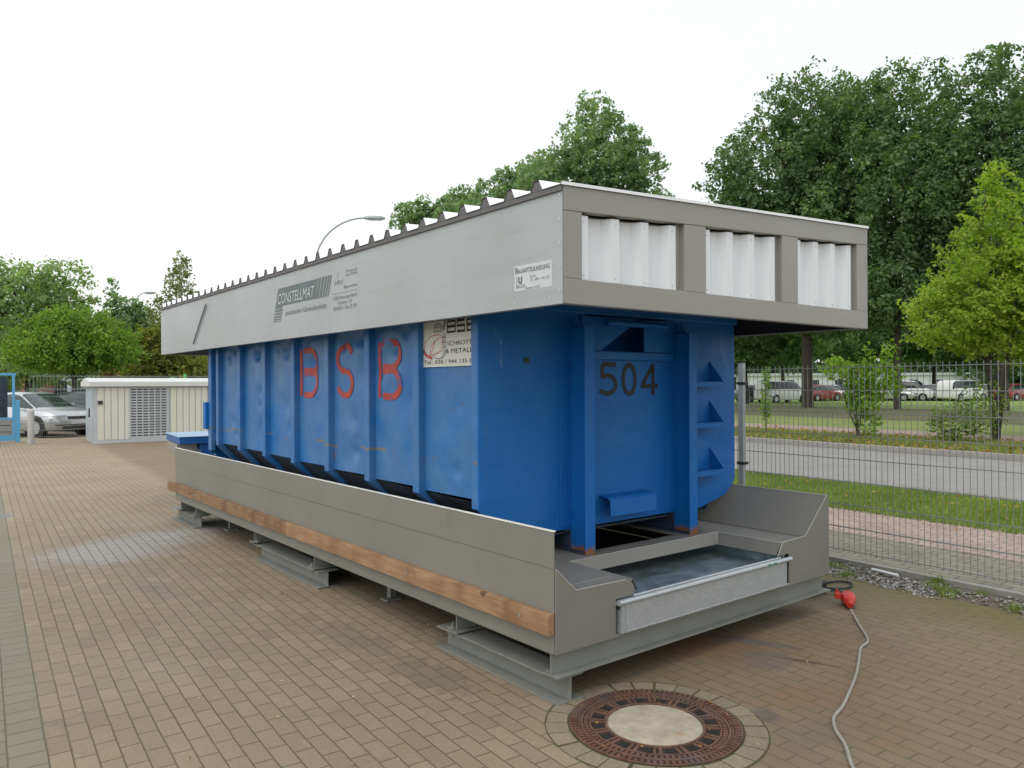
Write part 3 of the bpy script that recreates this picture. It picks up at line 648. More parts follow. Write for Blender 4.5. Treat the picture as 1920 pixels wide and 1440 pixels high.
stroke_mesh([[(.012, .11), (.05, .08), (.11, .06), (.115, .05), (.06, .062), (.02, .09), (.012, .11)]], .008, red, sg, SO, YN, ZP, 'emblem', ext=.003)
gl = [arc(.185, .22, .05, .05, 0, 180, 8), [(.135, .22), (.235, .22)], [(.14, .245), (.23, .245)], [(.185, .27), (.185, .205)], [(.16, .265), (.155, .205)], [(.21, .265), (.215, .205)], [(.25, .205), (.25, .08)], [(.268, .205), (.268, .09)], [(.24, .18), (.275, .18)], [(.24, .15), (.275, .15)], [(.24, .12), (.275, .12)], arc(.19, .105, .075, .055, -110, -10, 8), arc(.19, .085, .075, .035, -150, -10, 8)]
stroke_mesh(gl, .0035, gbl, sg, SO, YN, ZP, 'emblem', ext=.0042)
stroke_mesh([[(.245, .225), (.275, .30)]], .010, M_BLACK, sg, SO, YN, ZP, 'emblem', ext=.005)

# ================================================================== HOOD
HX0, HX1, HY0, HY1 = -.136, 2.701, -.224, 6.806
HZ0, HZ1, HZ2 = 1.967, 2.515, 2.663
def hz(x): return HZ1+(HZ2-HZ1)*(x-HX0)/(HX1-HX0)
hood = thing('roof_hood', (0, 0, 0), 'grey box-like hood with a ribbed white roof lying over the top of the blue skip', 'hood')
MB().box((HX0, HY0+.002, HZ0), (HX0+.003, HY1, HZ1-.004)).build('side_sheet', M_SHEET, hood)
MB().box((HX1-.003, HY0+.002, HZ0), (HX1, HY1, HZ2-.004)).build('side_sheet', M_SHEET, hood)
MB().box((HX0+.004, HY0+.051, HZ0+.001), (HX0+.05, HY1-.061, HZ0+.009)).box((HX1-.05, HY0+.051, HZ0+.001), (HX1-.0305, HY1-.061, HZ0+.009)).build('bottom_rim', M_FRAME, hood)
MB().box((HX0+.004, HY1-.06, HZ0), (HX1-.004, HY1, HZ1-.01)).build('end_sheet', M_FRAME, hood)
MB().box((HX0+.06, HY0+.12, HZ1-.10), (HX1-.06, HY1-.07, HZ1-.09)).build('shade_ceiling_sheet', M_SHADE, hood)
MB().box((HX1-.030, HY0+.06, HZ0+.002), (HX1-.02, HY1-.07, HZ1)).build('shade_lining', M_SHADE, hood)  # added near-black sheets standing in for shade inside the hood
MB().box((HX0+.006, HY0+.06, HZ0+.002), (HX0+.012, HY1-.07, HZ1-.05)).build('shade_lining', M_SHADE, hood)
# end frame
ef = MB(); y0, y1 = HY0, HY0+.05
def quadbar(xa, xb, zbf, ztf, ya=y0, yb=y1):
    vs = [(xa, ya, zbf(xa)), (xb, ya, zbf(xb)), (xb, ya, ztf(xb)), (xa, ya, ztf(xa)), (xa, yb, zbf(xa)), (xb, yb, zbf(xb)), (xb, yb, ztf(xb)), (xa, yb, ztf(xa))]
    return vs, [(0, 1, 2, 3), (7, 6, 5, 4), (0, 4, 5, 1), (1, 5, 6, 2), (2, 6, 7, 3), (3, 7, 4, 0)]
topin = lambda x: hz(x)-.118
botin = lambda x: 2.086
ef.add(*quadbar(HX0+.0035, HX1-.0035, topin, lambda x: hz(x)-.003))
ef.add(*quadbar(HX0+.0035, HX1-.0035, lambda x: HZ0, botin))
for xa, xb in ((HX0+.0035, -.014), (.735, .918), (1.655, 1.830), (2.558, HX1-.0035)):
    ef.add(*quadbar(xa, xb, lambda x: botin(x)+.0005, lambda x: topin(x)-.0005, y0+.002, y1))
ef.build('end_frame', M_FRAME, hood, bevel=.003)
for (xa, xb) in ((-.014, .735), (.918, 1.655), (1.830, 2.558)):
    cp = MB(); xw = xb-xa; n = 4; pitch_ = (xw-.045-.062)/3; pts = []
    x = xa+.001; yf, yr = HY0+.020, HY0+.066
    for k in range(n):
        pts += [(x+.00, yf), (x+.055, yf), (x+.065, yr), (x+pitch_*.55, yr+.003), (x+pitch_-.035, yr-.004), (x+pitch_, yf)] if k < n-1 else [(x, yf), (x+.055, yf), (x+.062, yr)]
        x += pitch_
    zt = lambda xx: topin(xx)-.012
    vs = []; fs = []
    for i, (px_, py_) in enumerate(pts): vs += [(px_, py_, botin(0)+.004), (px_, py_, zt(px_))]
    for i in range(len(pts)-1): fs.append((2*i, 2*i+2, 2*i+3, 2*i+1))
    cp.add(vs, fs); cp.build('corrugated_panel', M_WHITE, hood)
    sc0 = MB().tube([(0, -.003, 0), (0, 0, 0)], .005, 8).build('screw', M_RIVET, hood)
    for i_, q_ in enumerate([(k_, z_) for k_ in range(n) for z_ in (botin(0)+.025, topin(xa+k_*pitch_)-.04)]):
        if i_: sc0 = sc0.copy(); COL.objects.link(sc0)
        sc0.location = (xa+q_[0]*pitch_+.028, yf, q_[1])
    MB().add(*quadbar(xb-.040, xb, lambda x: botin(x), lambda x: topin(x), HY0+.035, HY0+.06)).build('jamb', M_FRAME, hood)
    MB().add([(xa, HY0+.085, botin(0)), (xb, HY0+.085, botin(0)), (xb, HY0+.085, topin(xb)), (xa, HY0+.085, topin(xa))], [(0, 1, 2, 3)]).build('backing_panel', paint('backing_grey', (.33, .33, .31), .6), hood)
# roof: trapezoidal ribs running across
pts = [(HY0-.004, .0), (-.097, .0), (-.072, .049), (-.034, .049), (-.009, .0)]
yr_ = .156
while yr_ < HY1-.03:
    pts += [(yr_-.044, 0), (yr_-.019, .049), (yr_+.019, .049), (yr_+.044, 0)]; yr_ += .2045
pts += [(HY1+.01, 0)]
vs = []; fs = []
for i, (y, h) in enumerate(pts):
    vs += [(HX0-.016, y, hz(HX0-.016)+h), (HX1+.016, y, hz(HX1+.016)+h)]
for i in range(len(pts)-1): fs.append((2*i, 2*i+1, 2*i+3, 2*i+2))
MB().add(vs, fs).build('roof_sheet', M_ROOFW, hood)
fl = MB(); fl.add(*quadbar(HX0-.012, HX1+.0, lambda x: hz(x)-.004, lambda x: hz(x)+.011, HY0-.010, HY0-.0045)); fl.build('edge_flashing', M_ROOFW, hood)
M_UNDER = plain('roof_underside', (.13, .125, .125), .7)
vs2 = [(a, b, c-.003) for a, b, c in vs]
MB().add(vs2, fs).build('roof_lining', M_UNDER, hood)
# profile fillers + drip strip under the roof edge
pf = MB()
for side, x in ((0, HX0-.012), (1, HX1+.006)):
    pf.box((x, HY0, hz(x)-.028), (x+.006, HY1, hz(x)-.0035))
    yy = .156
    pf.add([(x, -.095, hz(x)-.002), (x, -.071, hz(x)+.045), (x, -.035, hz(x)+.045), (x, -.011, hz(x)-.002)], [(0, 1, 2, 3)])
    while yy < HY1-.03:
        pf.add([(x, yy-.042, hz(x)-.002), (x, yy-.018, hz(x)+.045), (x, yy+.018, hz(x)+.045), (x, yy+.042, hz(x)-.002)], [(0, 1, 2, 3)]); yy += .2045
pf.build('drip_strip', M_UNDER, hood)
# rivets, seams
rv = MB()
rv.tube([(-.0025, 0, 0), (0, 0, 0)], .0045, 8)
r0 = rv.build('rivet', M_RIVET, hood); first = True
for (yy, zz) in [(HY0+.022, z) for z in (2.03, 2.14, 2.25, 2.36, 2.47)]+[(HY0+.09+i*.265, 2.0) for i in range(26)]:
    if not first: r0 = r0.copy(); COL.objects.link(r0)
    first = False; r0.location = (HX0, yy, zz)
MB().box((HX0-.0012, HY0+.0, HZ0+.002), (HX0-.0002, HY0+.004, HZ1-.01)).build('corner_seam', M_GREYD, hood)
HO = (HX0-.001, 0, 0)
dr = MB().tube([(HX0-.012, 5.06, 2.416), (HX0-.012, 5.497, 2.036)], .008, 6).build('side_rod', plain('rod_grey', (.26, .28, .29), .5), hood)
# logo
def hp(y, z, e=0): return (HX0-.0012-e, y, z)
lg = MB()
lg.add([hp(3.191, 2.378), hp(2.439, 2.378), hp(2.486, 2.234), hp(3.10, 2.234), hp(3.135, 2.218), hp(3.262, 2.218)], [(0, 1, 2, 3, 4, 5)])
lg.build('logo', M_LOGO, hood)
l2 = MB(); yb = 2.425
for wd in (.048, .040, .032, .026, .019):
    l2.add([hp(yb, 2.379), hp(yb-wd, 2.379), hp(yb-wd+.055, 2.232), hp(yb+.055, 2.232)], [(0, 1, 2, 3)]); yb -= wd+.014
zb = 2.212; 
for h_ in (.020, .017, .014, .011, .007):
    q = lambda z: (2.378-z)*.43
    k0 = 3.191+q(zb); l2.add([hp(k0, zb), hp(k0-.165, zb), hp(k0-.165+h_*.43, zb-h_), hp(k0+h_*.43, zb-h_)], [(0, 1, 2, 3)]); zb -= h_+.0075
l2.build('logo', M_LOGO, hood)
text('CONSTELLMAT', .082, M_LOGOT, hood, hp(3.205, 2.252, .001), YN, ZP, shear=.25, fit=.70)
text('praktischer Umweltschutz', .040, M_TXT, hood, hp(3.05, 2.152), YN, ZP, shear=.25, fit=.76)
text('DIN geprüft', .018, M_TXT, hood, hp(1.99, 2.368), YN, ZP, fit=.17); text('nach WHG', .018, M_TXT, hood, hp(1.99, 2.343), YN, ZP, fit=.17)
text('2-40 m³', .030, M_TXT, hood, hp(2.165, 2.300), YN, ZP, shear=.2, fit=.14); text('Baureihe', .020, M_TXT, hood, hp(2.02, 2.262), YN, ZP, shear=.2, fit=.20)
text('15366 Neuenhagen/Berlin', .024, M_TXT, hood, hp(2.185, 2.195), YN, ZP, fit=.36); text('Tannenstr. 18', .024, M_TXT, hood, hp(2.12, 2.158), YN, ZP, fit=.22)
text('03342/2 - Fax 22 79', .026, M_TXT, hood, hp(2.18, 2.120), YN, ZP, fit=.35)
text('/', .035, M_TXT, hood, hp(2.12, 2.348), YN, ZP, shear=.3)
MB().add([hp(2.184, 2.238), hp(1.807, 2.238), hp(1.807, 2.2345), hp(2.184, 2.2345)], [(0, 1, 2, 3)]).build('logo', M_TXT, hood)
lb = MB().add([hp(.135, 2.178, -.0006), hp(-.145, 2.178, -.0006), hp(-.145, 2.055, -.0006), hp(.135, 2.055, -.0006)], [(0, 1, 2, 3)]).build('approval_label', M_PALE, hood)
text('B', .030, M_TXT, lb, hp(.129, 2.141), YN, ZP, off=.01); text('AUARTZULASSUNG', .022, M_TXT, lb, hp(.108, 2.141), YN, ZP, fit=.240, off=.008)
text('U', .030, M_LOGO, lb, hp(.104, 2.092), YN, ZP, off=.05)
stroke_mesh([[(0, 0), (.065, 0)], [(.0, .045), (0, -.02)]], .0022, M_TXT, lb, hp(.116, 2.083), YN, ZP)
text('Zul.-Nr.:', .012, M_TXT, lb, hp(.015, 2.112), YN, ZP, fit=.05); text('Z - 38.4 - 46/122', .013, M_TXT, lb, hp(.010, 2.094), YN, ZP, fit=.14)
text('Baujahr', .009, M_TXT, lb, hp(.116, 2.070), YN, ZP, fit=.075); text('Nummer 4122', .011, M_TXT, lb, hp(.051, 2.058), YN, ZP, fit=.11)

# ================================================================== BLUE PLATFORM BEHIND THE TRAY
bp = thing('steel_platform', (.43, 8.18, 0), 'blue steel table with a pale blue top standing behind the far end of the tray', 'steel table', rotz=R(-6))
MB().box((0, 0, .80), (1.6, 1.15, .895)).build('table_frame', paint('platform_blue', (.012, .10, .33), .4), bp, bevel=.01)
MB().box((-.01, -.01, .896), (1.61, 1.16, .905)).build('table_top', paint('platform_top', (.30, .46, .66), .35), bp, bevel=.002)
MB().box((-.006, .15, .69), (.25, 1.0, .795)).build('drawer_box', M_FRAME, bp)
MB().box((.28, .05, .1), (.75, .5, .79)).build('pedestal', paint('platform_blue2', (.012, .09, .28), .4), bp, bevel=.01)
lbx = MB().box((.46, .040, .63), (.68, .047, .775)).build('label_plate', M_PLATE, bp)
stroke_mesh([[(.02, .12), (.06, .12)], [(.08, .12), (.12, .12)], [(.14, .12), (.2, .12)], [(.02, .06), (.09, .06)], [(.12, .06), (.2, .06)], [(.02, .03), (.2, .03)]], .012, M_LOGO, lbx, (.46, .0385, .63), XP, ZP, 'label_print')
MB().box((.35, -.35, .5), (1.1, .6, .56)).build('lower_shelf', paint('shelf_blue', (.16, .36, .62), .35), bp, bevel=.004)
for x, y in ((1.5, .05), (1.5, 1.05)):
    MB().box((x, y, 0), (x+.05, y+.05, .80)).build('leg', M_GREYD, bp)

# ================================================================== MANHOLE
MC = (.235, -.435)
mh = thing('manhole_cover', (MC[0], MC[1], 0), 'round rusty cast-iron manhole cover with a pale concrete centre, set in the paving', 'manhole cover')
c0 = (0, 0)
MB().ring(c0, .352, .398, -.05, .004, 96).build('frame_ring', paint('frame_gap_dark', (.06, .035, .025), .75, 0, .5, 20, .2), mh)  # darker base colour under the frame teeth
MB().ring(c0, .390, .398, .0045, .009, 96).ring(c0, .352, .358, .0045, .009, 96).build('frame_edge', M_IRON, mh)
MB().ring(c0, .221, .348, -.04, .001, 96).build('lid_base', paint('lid_gap_dark', (.035, .02, .014), .8, 0, .5, 20, .2), mh)  # darker base colour between the raised lid pattern
ld = MB()
ld.ring(c0, .335, .347, .001, .006, 96).ring(c0, .298, .306, .001, .007, 96).ring(c0, .222, .234, .001, .007, 96)
for k in range(80):
    a = 2*math.pi*k/80; ld.ring(c0, .310, .331, .001, .0055, 1, 0, a, a+.045)
for k in range(16):
    a = 2*math.pi*k/16; ld.ring(c0, .236, .296, .001, .0065, 1, 0, a, a+.05); ld.ring(c0, .236, .296, .001, .006, 2, 0, a+.30, a+.34)
ld.build('lid', M_IRON, mh)
hl = MB().ring(c0, .246, .286, .0012, .0032, 4, 0, -.07, .07); h0 = hl.build('vent_hole', plain('hole_dark', (.012, .01, .008), .9), mh)
for k in range(16):
    if k: h0 = h0.copy(); COL.objects.link(h0)
    h0.rotation_euler.z = 2*math.pi*(k+.5)/16
fr = MB()
for k in range(90):
    a = 2*math.pi*k/90; fr.ring(c0, .362, .389, .0045, .010, 1, 0, a, a+.038)
fr.build('frame_tooth', M_IRON, mh)
cc = MB(); prof = [(.0, .008), (.15, .0078), (.205, .006), (.221, .001)]; nn = 64; vs = [(0, 0, .008)]; fs = []
for r_, z_ in prof[1:]: vs += [(r_*math.cos(2*math.pi*k/nn), r_*math.sin(2*math.pi*k/nn), z_) for k in range(nn)]
fs += [(0, 1+k, 1+(k+1) % nn) for k in range(nn)]
for j in range(2): fs += [(1+j*nn+k, 1+j*nn+(k+1) % nn, 1+(j+1)*nn+(k+1) % nn, 1+(j+1)*nn+k) for k in range(nn)]
cc.add(vs, fs).build('concrete_centre', M_CONC, mh, smooth=True)
# ring of cut stones round it with mossy joint
M_MOSS = soil('moss_joint', [(.3, (.07, .065, .03)), (.7, (.14, .135, .04))], 12, .8)
MBr = MB().ring(MC, .396, .514, -.02, .0015, 96)
tag(MBr.build('moss_joint', M_MOSS), kind='structure')
def pav_stone():
    m, nt, p = mat('ring_stone'); g = nt.nodes.new('ShaderNodeNewGeometry')
    b = mix(nt, .6, ramp(nt, g.outputs['Random Per Island'], [(0, (.15, .12, .075)), (1, (.26, .21, .135))]), ramp(nt, noise(nt, 55, 6, .7), [(.3, (.15, .13, .09)), (.7, (.31, .27, .20))]))
    lnk(nt, b, p.inputs['Base Color']); p.inputs['Roughness'].default_value = .8
    lnk(nt, bump(nt, noise(nt, 55, 5), .4, .003), p.inputs['Normal']); return m
rs = MB(); nst = 26
for k in range(nst):
    a = 2*math.pi*k/nst+random.uniform(-.01, .01); rs.ring(MC, .408+random.uniform(-.004, .004), .507+random.uniform(-.004, .004), -.02, .003+random.uniform(0, .002), 4, 0, a+.011, a+2*math.pi/nst-.011)
tag(rs.build('paving_ring', pav_stone(), bevel=.003), kind='structure')

# ================================================================== CABLES AND PLUG
def smooth_path(P, n=8):
    P = [Vector(p) for p in P]; o = []
    for i in range(len(P)-1):
        p0 = P[max(i-1, 0)]; p1 = P[i]; p2 = P[i+1]; p3 = P[min(i+2, len(P)-1)]
        for k in range(n):
            t = k/n; o.append(.5*((2*p1)+(p2-p0)*t+(2*p0-5*p1+4*p2-p3)*t*t+(3*p1-p0-3*p2+p3)*t**3))
    return o+[P[-1]]
cb = smooth_path([(2.60, -.145, .03), (2.386, -.313, .010), (2.142, -.492, .008), (1.99, -.53, .008), (1.884, -.573, .008), (1.563, -.719, .008), (1.244, -.839, .008), (1.08, -.895, .008), (.94, -.93, .008), (.824, -1.002, .008), (.714, -1.106, .008), (.547, -1.229, .008), (.35, -1.42, .008), (.1, -1.8, .008)])
tag(MB().tube(cb, .0078, 8).build('extension_cable', M_CABLE, smooth=True), 'grey extension cable winding over the paving away from the red plug', 'cable')
bk = smooth_path([(2.45, .12, .13), (2.72, .26, .07), (3.0, .36, .02), (3.214, .375, .012), (3.34, .329, .012), (3.35, .248, .012), (3.245, .195, .012), (3.10, .20, .02), (2.98, .25, .035), (2.92, .24, .035), (2.98, .18, .03), (2.97, .10, .03), (2.93, .07, .040)])
tag(MB().tube(bk, .008, 8).build('black_cable', M_RUBBER, smooth=True), 'black looped cable coming out from under the right end of the tray', 'cable')
pg = thing('plug_coupling', (2.80, -.018, .035), 'red industrial plug coupling joining black and grey cable on the paving', 'plug', rotz=math.atan2(-.115, -.175)); pg.scale = (1.35,)*3; pg.location.z = .050
MB().tube([(-.05, 0, 0), (-.045, 0, 0), (-.01, 0, 0), (.012, 0, 0)], [.022, .030, .034, .036], 16).build('plug_body', M_REDP, pg, smooth=True)
MB().tube([(.012, 0, 0), (.016, 0, 0), (.05, 0, 0), (.075, 0, -.006), (.10, 0, -.014)], [.040, .040, .034, .026, .015], 16).build('socket_body', M_REDP, pg, smooth=True)
MB().box((-.005, -.066, .0), (.04, -.036, .03)).box((.0, -.060, .005), (.006, -.050, .045)).build('hinged_lid', M_REDP, pg, bevel=.006)

# ================================================================== GRAVEL, GRASS, LEAVES
def scatter_mesh(name, V, F, m, label=None, cat=None, kind='stuff', parent=None):
    V = np.asarray(V, np.float32).reshape(-1, 3); nF = len(F); k = F.shape[1]
    me = bpy.data.meshes.new(name); me.vertices.add(len(V)); me.vertices.foreach_set('co', V.ravel())
    me.loops.add(nF*k); me.loops.foreach_set('vertex_index', F.astype(np.int32).ravel())
    me.polygons.add(nF); me.polygons.foreach_set('loop_start', np.arange(nF, dtype=np.int32)*k); me.polygons.foreach_set('loop_total', np.full(nF, k, np.int32))
    me.update(calc_edges=True); me.materials.append(m)
    o = bpy.data.objects.new(name, me); COL.objects.link(o); o.parent = parent
    if kind: o['kind'] = kind
    if label: o['label'] = label
    if cat: o['category'] = cat
    return o
e2 = np.array(E2); n2 = np.array(N2)
def stones(n, u0, u1, v0, v1, s0, s1, dens=None):
    oct_ = np.array([(1, 0, 0), (-1, 0, 0), (0, 1, 0), (0, -1, 0), (0, 0, 1), (0, 0, -1)], float)
    fc = np.array([(0, 2, 4), (2, 1, 4), (1, 3, 4), (3, 0, 4), (2, 0, 5), (1, 2, 5), (3, 1, 5), (0, 3, 5)])
    u = rng.uniform(u0, u1, n); v = rng.beta(1.6, 1.6, n)*(v1-v0)+v0
    keep = (np.sin(u*3.1)+np.sin(u*7.7+1)+np.sin(v*9+u*2)+rng.normal(0, .8, n)) > -.2; u = u[keep]; v = v[keep]; n = len(u)
    s = rng.uniform(s0, s1, n)[:, None, None]*rng.uniform(.5, 1.2, (n, 6, 1)); q = rng.uniform(0, 6.28, n)
    P = oct_[None]*s*np.array([1.2, 1, .6]); c, s_ = np.cos(q)[:, None], np.sin(q)[:, None]
    X = P[..., 0]*c-P[..., 1]*s_; Y = P[..., 0]*s_+P[..., 1]*c
    base = u[:, None]*e2[None, :]+v[:, None]*n2[None, :]
    V = np.stack([X+base[:, 0:1], Y+base[:, 1:2], P[..., 2]+.003], -1)
    F = (fc[None]+6*np.arange(n)[:, None, None]).reshape(-1, 3); return V, F
V_, F_ = stones(9000, -3, 4, 3.42, 3.98, .006, .022)
scatter_mesh('gravel', V_, F_, leafmat('gravel_stone', (.12, .11, .09), (.42, .41, .38), (.62, .62, .60), tr=0), 'pale gravel stones scattered along the foot of the fence', 'gravel')
def blades(n, u0, u1, v0, v1, h, wd, z=.0, lean=.5, clump=None):
    if clump:
        cu = rng.uniform(u0, u1, clump); cv = rng.uniform(v0, v1, clump); i = rng.integers(0, clump, n)
        u = cu[i]+rng.normal(0, .03, n); v = cv[i]+rng.normal(0, .03, n)
    else: u = rng.uniform(u0, u1, n); v = rng.uniform(v0, v1, n)
    a = rng.uniform(0, 6.28, n); hh = h*rng.uniform(.4, 1.2, n); w_ = wd*rng.uniform(.6, 1.4, n); la = rng.uniform(0, 6.28, n); ll = hh*lean*rng.uniform(0, 1, n)
    b = u[:, None]*e2[None]+v[:, None]*n2[None]; b[:, 2] = z; d_ = np.stack([np.cos(a), np.sin(a), 0*a], -1)*w_[:, None]/2
    t = b+np.stack([np.cos(la)*ll, np.sin(la)*ll, hh], -1)
    V = np.stack([b-d_, b+d_, t], 1).reshape(-1, 3); F = np.arange(3*n).reshape(-1, 3); return V, F
V_, F_ = blades(56000, -1.5, 10, 6.58, 9.02, .065, .012)
scatter_mesh('verge_grass', V_, F_, L_GRASS, 'green grass of the strip between pink pavement and road', 'grass')
V_, F_ = blades(26000, -2, 34, 15.8, 19.6, .12, .03, .03)
scatter_mesh('roadside_grass', V_, F_, L_GRASS, 'rough grass beyond the road among fallen leaves', 'grass')
V_, F_ = blades(2600, -2.5, 4, 3.45, 3.95, .07, .006, 0, .9, 60)
scatter_mesh('weeds', V_, F_, L_GRASS, 'small weeds growing in the gravel by the fence', 'weeds')
def litter(n, u0, u1, v0, v1, s, z):
    u = rng.uniform(u0, u1, n); v = rng.uniform(v0, v1, n); c = u[:, None]*e2[None]+v[:, None]*n2[None]; c[:, 2] = z+rng.uniform(0, .02, n)
    a = rng.normal(0, 1, (n, 3)); a[:, 2] *= .3; a /= np.linalg.norm(a, axis=1)[:, None]; b = np.cross(a, rng.normal(0, 1, (n, 3))*np.array([.3, .3, 1])); b /= np.linalg.norm(b, axis=1)[:, None]
    k = s*rng.uniform(.6, 1.3, n)[:, None]; V = np.stack([c-a*k, c-b*k*.6, c+a*k, c+b*k*.6], 1).reshape(-1, 3); return V, np.arange(4*n).reshape(-1, 4)
V_, F_ = litter(330, -1.5, 9, 6.2, 9.0, .03, .02); V2_, F2_ = litter(4200, -2, 34, 15.8, 20.5, .07, .05)
scatter_mesh('fallen_leaves', np.concatenate([V_, V2_]), np.concatenate([F_, F2_+len(V_)]), L_DEAD, 'orange and yellow fallen leaves along the verges', 'fallen leaves')
def litter_disc(n, s):
    a = rng.uniform(0, 6.28, n); q = .40*np.sqrt(rng.uniform(.25, 1, n)); c = np.stack([MC[0]+q*np.cos(a), MC[1]+q*np.sin(a), np.full(n, .012)], -1)
    t = rng.uniform(0, 6.28, n); A = np.stack([np.cos(t), np.sin(t), 0*t+.2], -1); B = np.stack([-np.sin(t), np.cos(t), 0*t-.2], -1); k = s*rng.uniform(.5, 1.5, n)[:, None]
    return np.stack([c-A*k, c-B*k*.5, c+A*k, c+B*k*.5], 1).reshape(-1, 3), np.arange(4*n).reshape(-1, 4)
V_, F_ = litter(170, -1.6, 6, -2.0, 3.5, .009, .004)
scatter_mesh('paving_litter', V_, F_, leafmat('litter', (.30, .20, .08), (.45, .38, .22), (.55, .5, .4), tr=0), 'tiny leaf scraps and grit scattered over the paving', 'litter')
V_, F_ = litter_disc(26, .007)
scatter_mesh('leaf_bits', V_, F_, L_DEAD, 'tiny leaf bits and grit lying on the rusty manhole cover', 'leaf bits')

# ================================================================== FENCES
FV = 3.906
fence = thing('mesh_fence', UV(0, FV), 'galvanised double-wire mesh fence between the yard and the pink pavement', 'fence', rotz=ROTS)
def mesh_panel(u0, u1, parent, ztop=1.731, rows=9, sp=.05, r=.0019, name='mesh_panel', top=.03):
    mb = MB(); n = int(round((u1-u0)/sp)); zb = ztop-.2*(rows-1)
    for i in range(n+1):
        u = u0+i*sp; mb.box((-r, u-r, zb-.02), (r, u+r, ztop+top))
    for k in range(rows):
        z = ztop-.2*k
        for s in (-1, 1): mb.box((s*.006-.003, u0-.005, z-.003), (s*.006+.003, u1+.005, z+.003))
    return mb.build(name, M_WIRE, parent)
pu = 1.945
for k in range(-2, 4):
    a = pu+2.75*k
    mesh_panel(a+.04, a+2.72, fence)
for k in range(-1, 5):
    a = pu+2.75*k
    po = MB().box((-.055, a-.025, 0), (-.012, a+.035, 1.80)).build('post', M_POST, fence, bevel=.004)
    MB().box((-.058, a-.028, 1.80), (-.009, a+.038, 1.815)).build('cap', M_BLACK, po)
    for z in (.55+.26, 1.60):
        MB().box((-.062, a-.04, z-.015), (.012, a+.05, z+.012)).build('clip', M_BLACK, po, bevel=.003)
# lower white pipe piece by the fence foot
tag(MB().tube([UV(.60, 3.86, .02), UV(.50, 3.84, .024), UV(.36, 3.83, .02)], .012, 8).build('white_stone', M_WHITE, smooth=True), 'small white piece of pipe lying in the gravel by the fence', 'pipe piece')
f2o = thing('low_mesh_fence', UV(23.75, 0), 'wire mesh fence in front of the parked cars, between blue gate and cream cabinet', 'fence', rotz=ROTS)
mb = MB()
for i in range(34): mb.box((-1.55+i*.05, -.002, .1), (-1.547+i*.05, .002, 1.62))
for k in range(8): mb.box((-1.6, -.008, .1+k*.2), (.25, .008, .112+k*.2))
mb.build('mesh_panel', M_WIRE, f2o)
f3 = thing('background_fence', UV(27.5, 0), 'thin wire fence running behind the cream cabinet', 'fence', rotz=ROTS)
mb = MB()
for i in range(90): mb.box((-1+i*.1, -.004, .0), (-.992+i*.1, .004, 1.98))
for k in range(5): mb.box((-1, -.01, .2+k*.44), (8, .01, .22+k*.44))
mb.build('mesh_panel', M_WIRE, f3)

# ================================================================== CREAM CABINET
cbn = thing('utility_cabinet', UV(21.25, .24), 'long low cream ribbed utility cabinet with louvre grille and flat gabled roof', 'cabinet', rotz=ROTS)
Lc, Dc = 6.5, 1.95
bd = MB().box((0, 0, .0), (Lc, Dc, 1.60))
bd.build('body', M_CABW, cbn)
rbm = MB(); x = .10
while x < Lc-.05:
    if not (.86 < x < 1.88):
        rbm.box((x, -.018, .10), (x+.150, -.001, 1.57))
    x += .173
rbm.build('wall_panel', M_CREAM, cbn, bevel=.004)
MB().box((-.0, -.03, .0), (Lc, -.002, .095)).build('plinth', M_CABW, cbn)
MB().box((.06, -.03, 1.575), (Lc, -.002, 1.60)).build('top_band', M_CABW, cbn)
lv = MB().box((.885, -.035, .10), (.925, -.002, 1.57)).box((1.895, -.035, .10), (1.935, -.002, 1.57)).box((.925, -.020, .10), (1.895, -.012, 1.57))
lv.build('louvre_frame', M_CABW, cbn)
lo = MB(); lw = MB()
for r_ in range(18):
    for c_ in range(6): lo.box((.945+c_*.16, -.024, .17+r_*.078), (.945+c_*.16+.125, -.0205, .17+r_*.078+.036))
lo.build('louvre_slot', plain('slot_dark', (.045, .05, .055), .6), cbn)
MB().box((-.02, .12, .08), (-.001, 1.80, 1.55)).build('door', paint('door_bluegrey', (.40, .46, .50), .45), cbn, bevel=.004)
MB().box((-.05, .75, .72), (-.02, .83, .98)).build('door_handle', M_BLACK, cbn, bevel=.006)
MB().box((.10, -.05, 1.10), (.22, -.02, 1.20)).build('hinge', M_TRIM, cbn)
MB().prism([(-.14, 1.60), (-.14, 1.735), (Dc/2, 1.85), (Dc+.14, 1.735), (Dc+.14, 1.60)], 0, -.12, Lc+.12).build('roof', M_CABR, cbn, bevel=.006)

# ================================================================== BOLLARD, GATE
bo = thing('bollard', UV(22.3, -1.20), 'pale grey round bollard with domed top standing before the silver car', 'bollard')
MB().tube([(0, 0, 0), (0, 0, .90), (0, 0, .94), (0, 0, .965), (0, 0, .975)], [.085, .085, .075, .05, .02], 20).build('shaft', paint('bollard_grey', (.42, .41, .39), .6), bo, smooth=True)
MB().tube([(0, 0, 0), (0, 0, .012)], .11, 20).build('base_collar', M_KERB, bo)
gt = thing('blue_gate', UV(23.4, -1.42), 'light blue steel gate frame with a dark board and grey infill at the left edge', 'gate', rotz=ROTS)
MB().box((-.12, -.03, 0.0), (0, .03, 1.22)).box((-.03, -.04, .45), (.03, .04, .55)).build('gate_post', M_LBLUE, gt, bevel=.006)
MB().box((-2.4, -.03, 1.93), (-.10, .03, 2.0)).box((-.19, -.029, 1.2), (-.121, .029, 1.93)).box((-2.4, -.029, .05), (-.121, .029, .20)).box((-.19, -.0285, .20), (-.122, .0285, 1.2)).box((-2.4, -.0285, .66), (-.19, .0285, .72)).build('gate_frame', M_LBLUE, gt, bevel=.005)
MB().box((-2.4, -.024, .722), (-.30, -.005, 1.90)).build('dark_board', M_MOTTLE, gt)
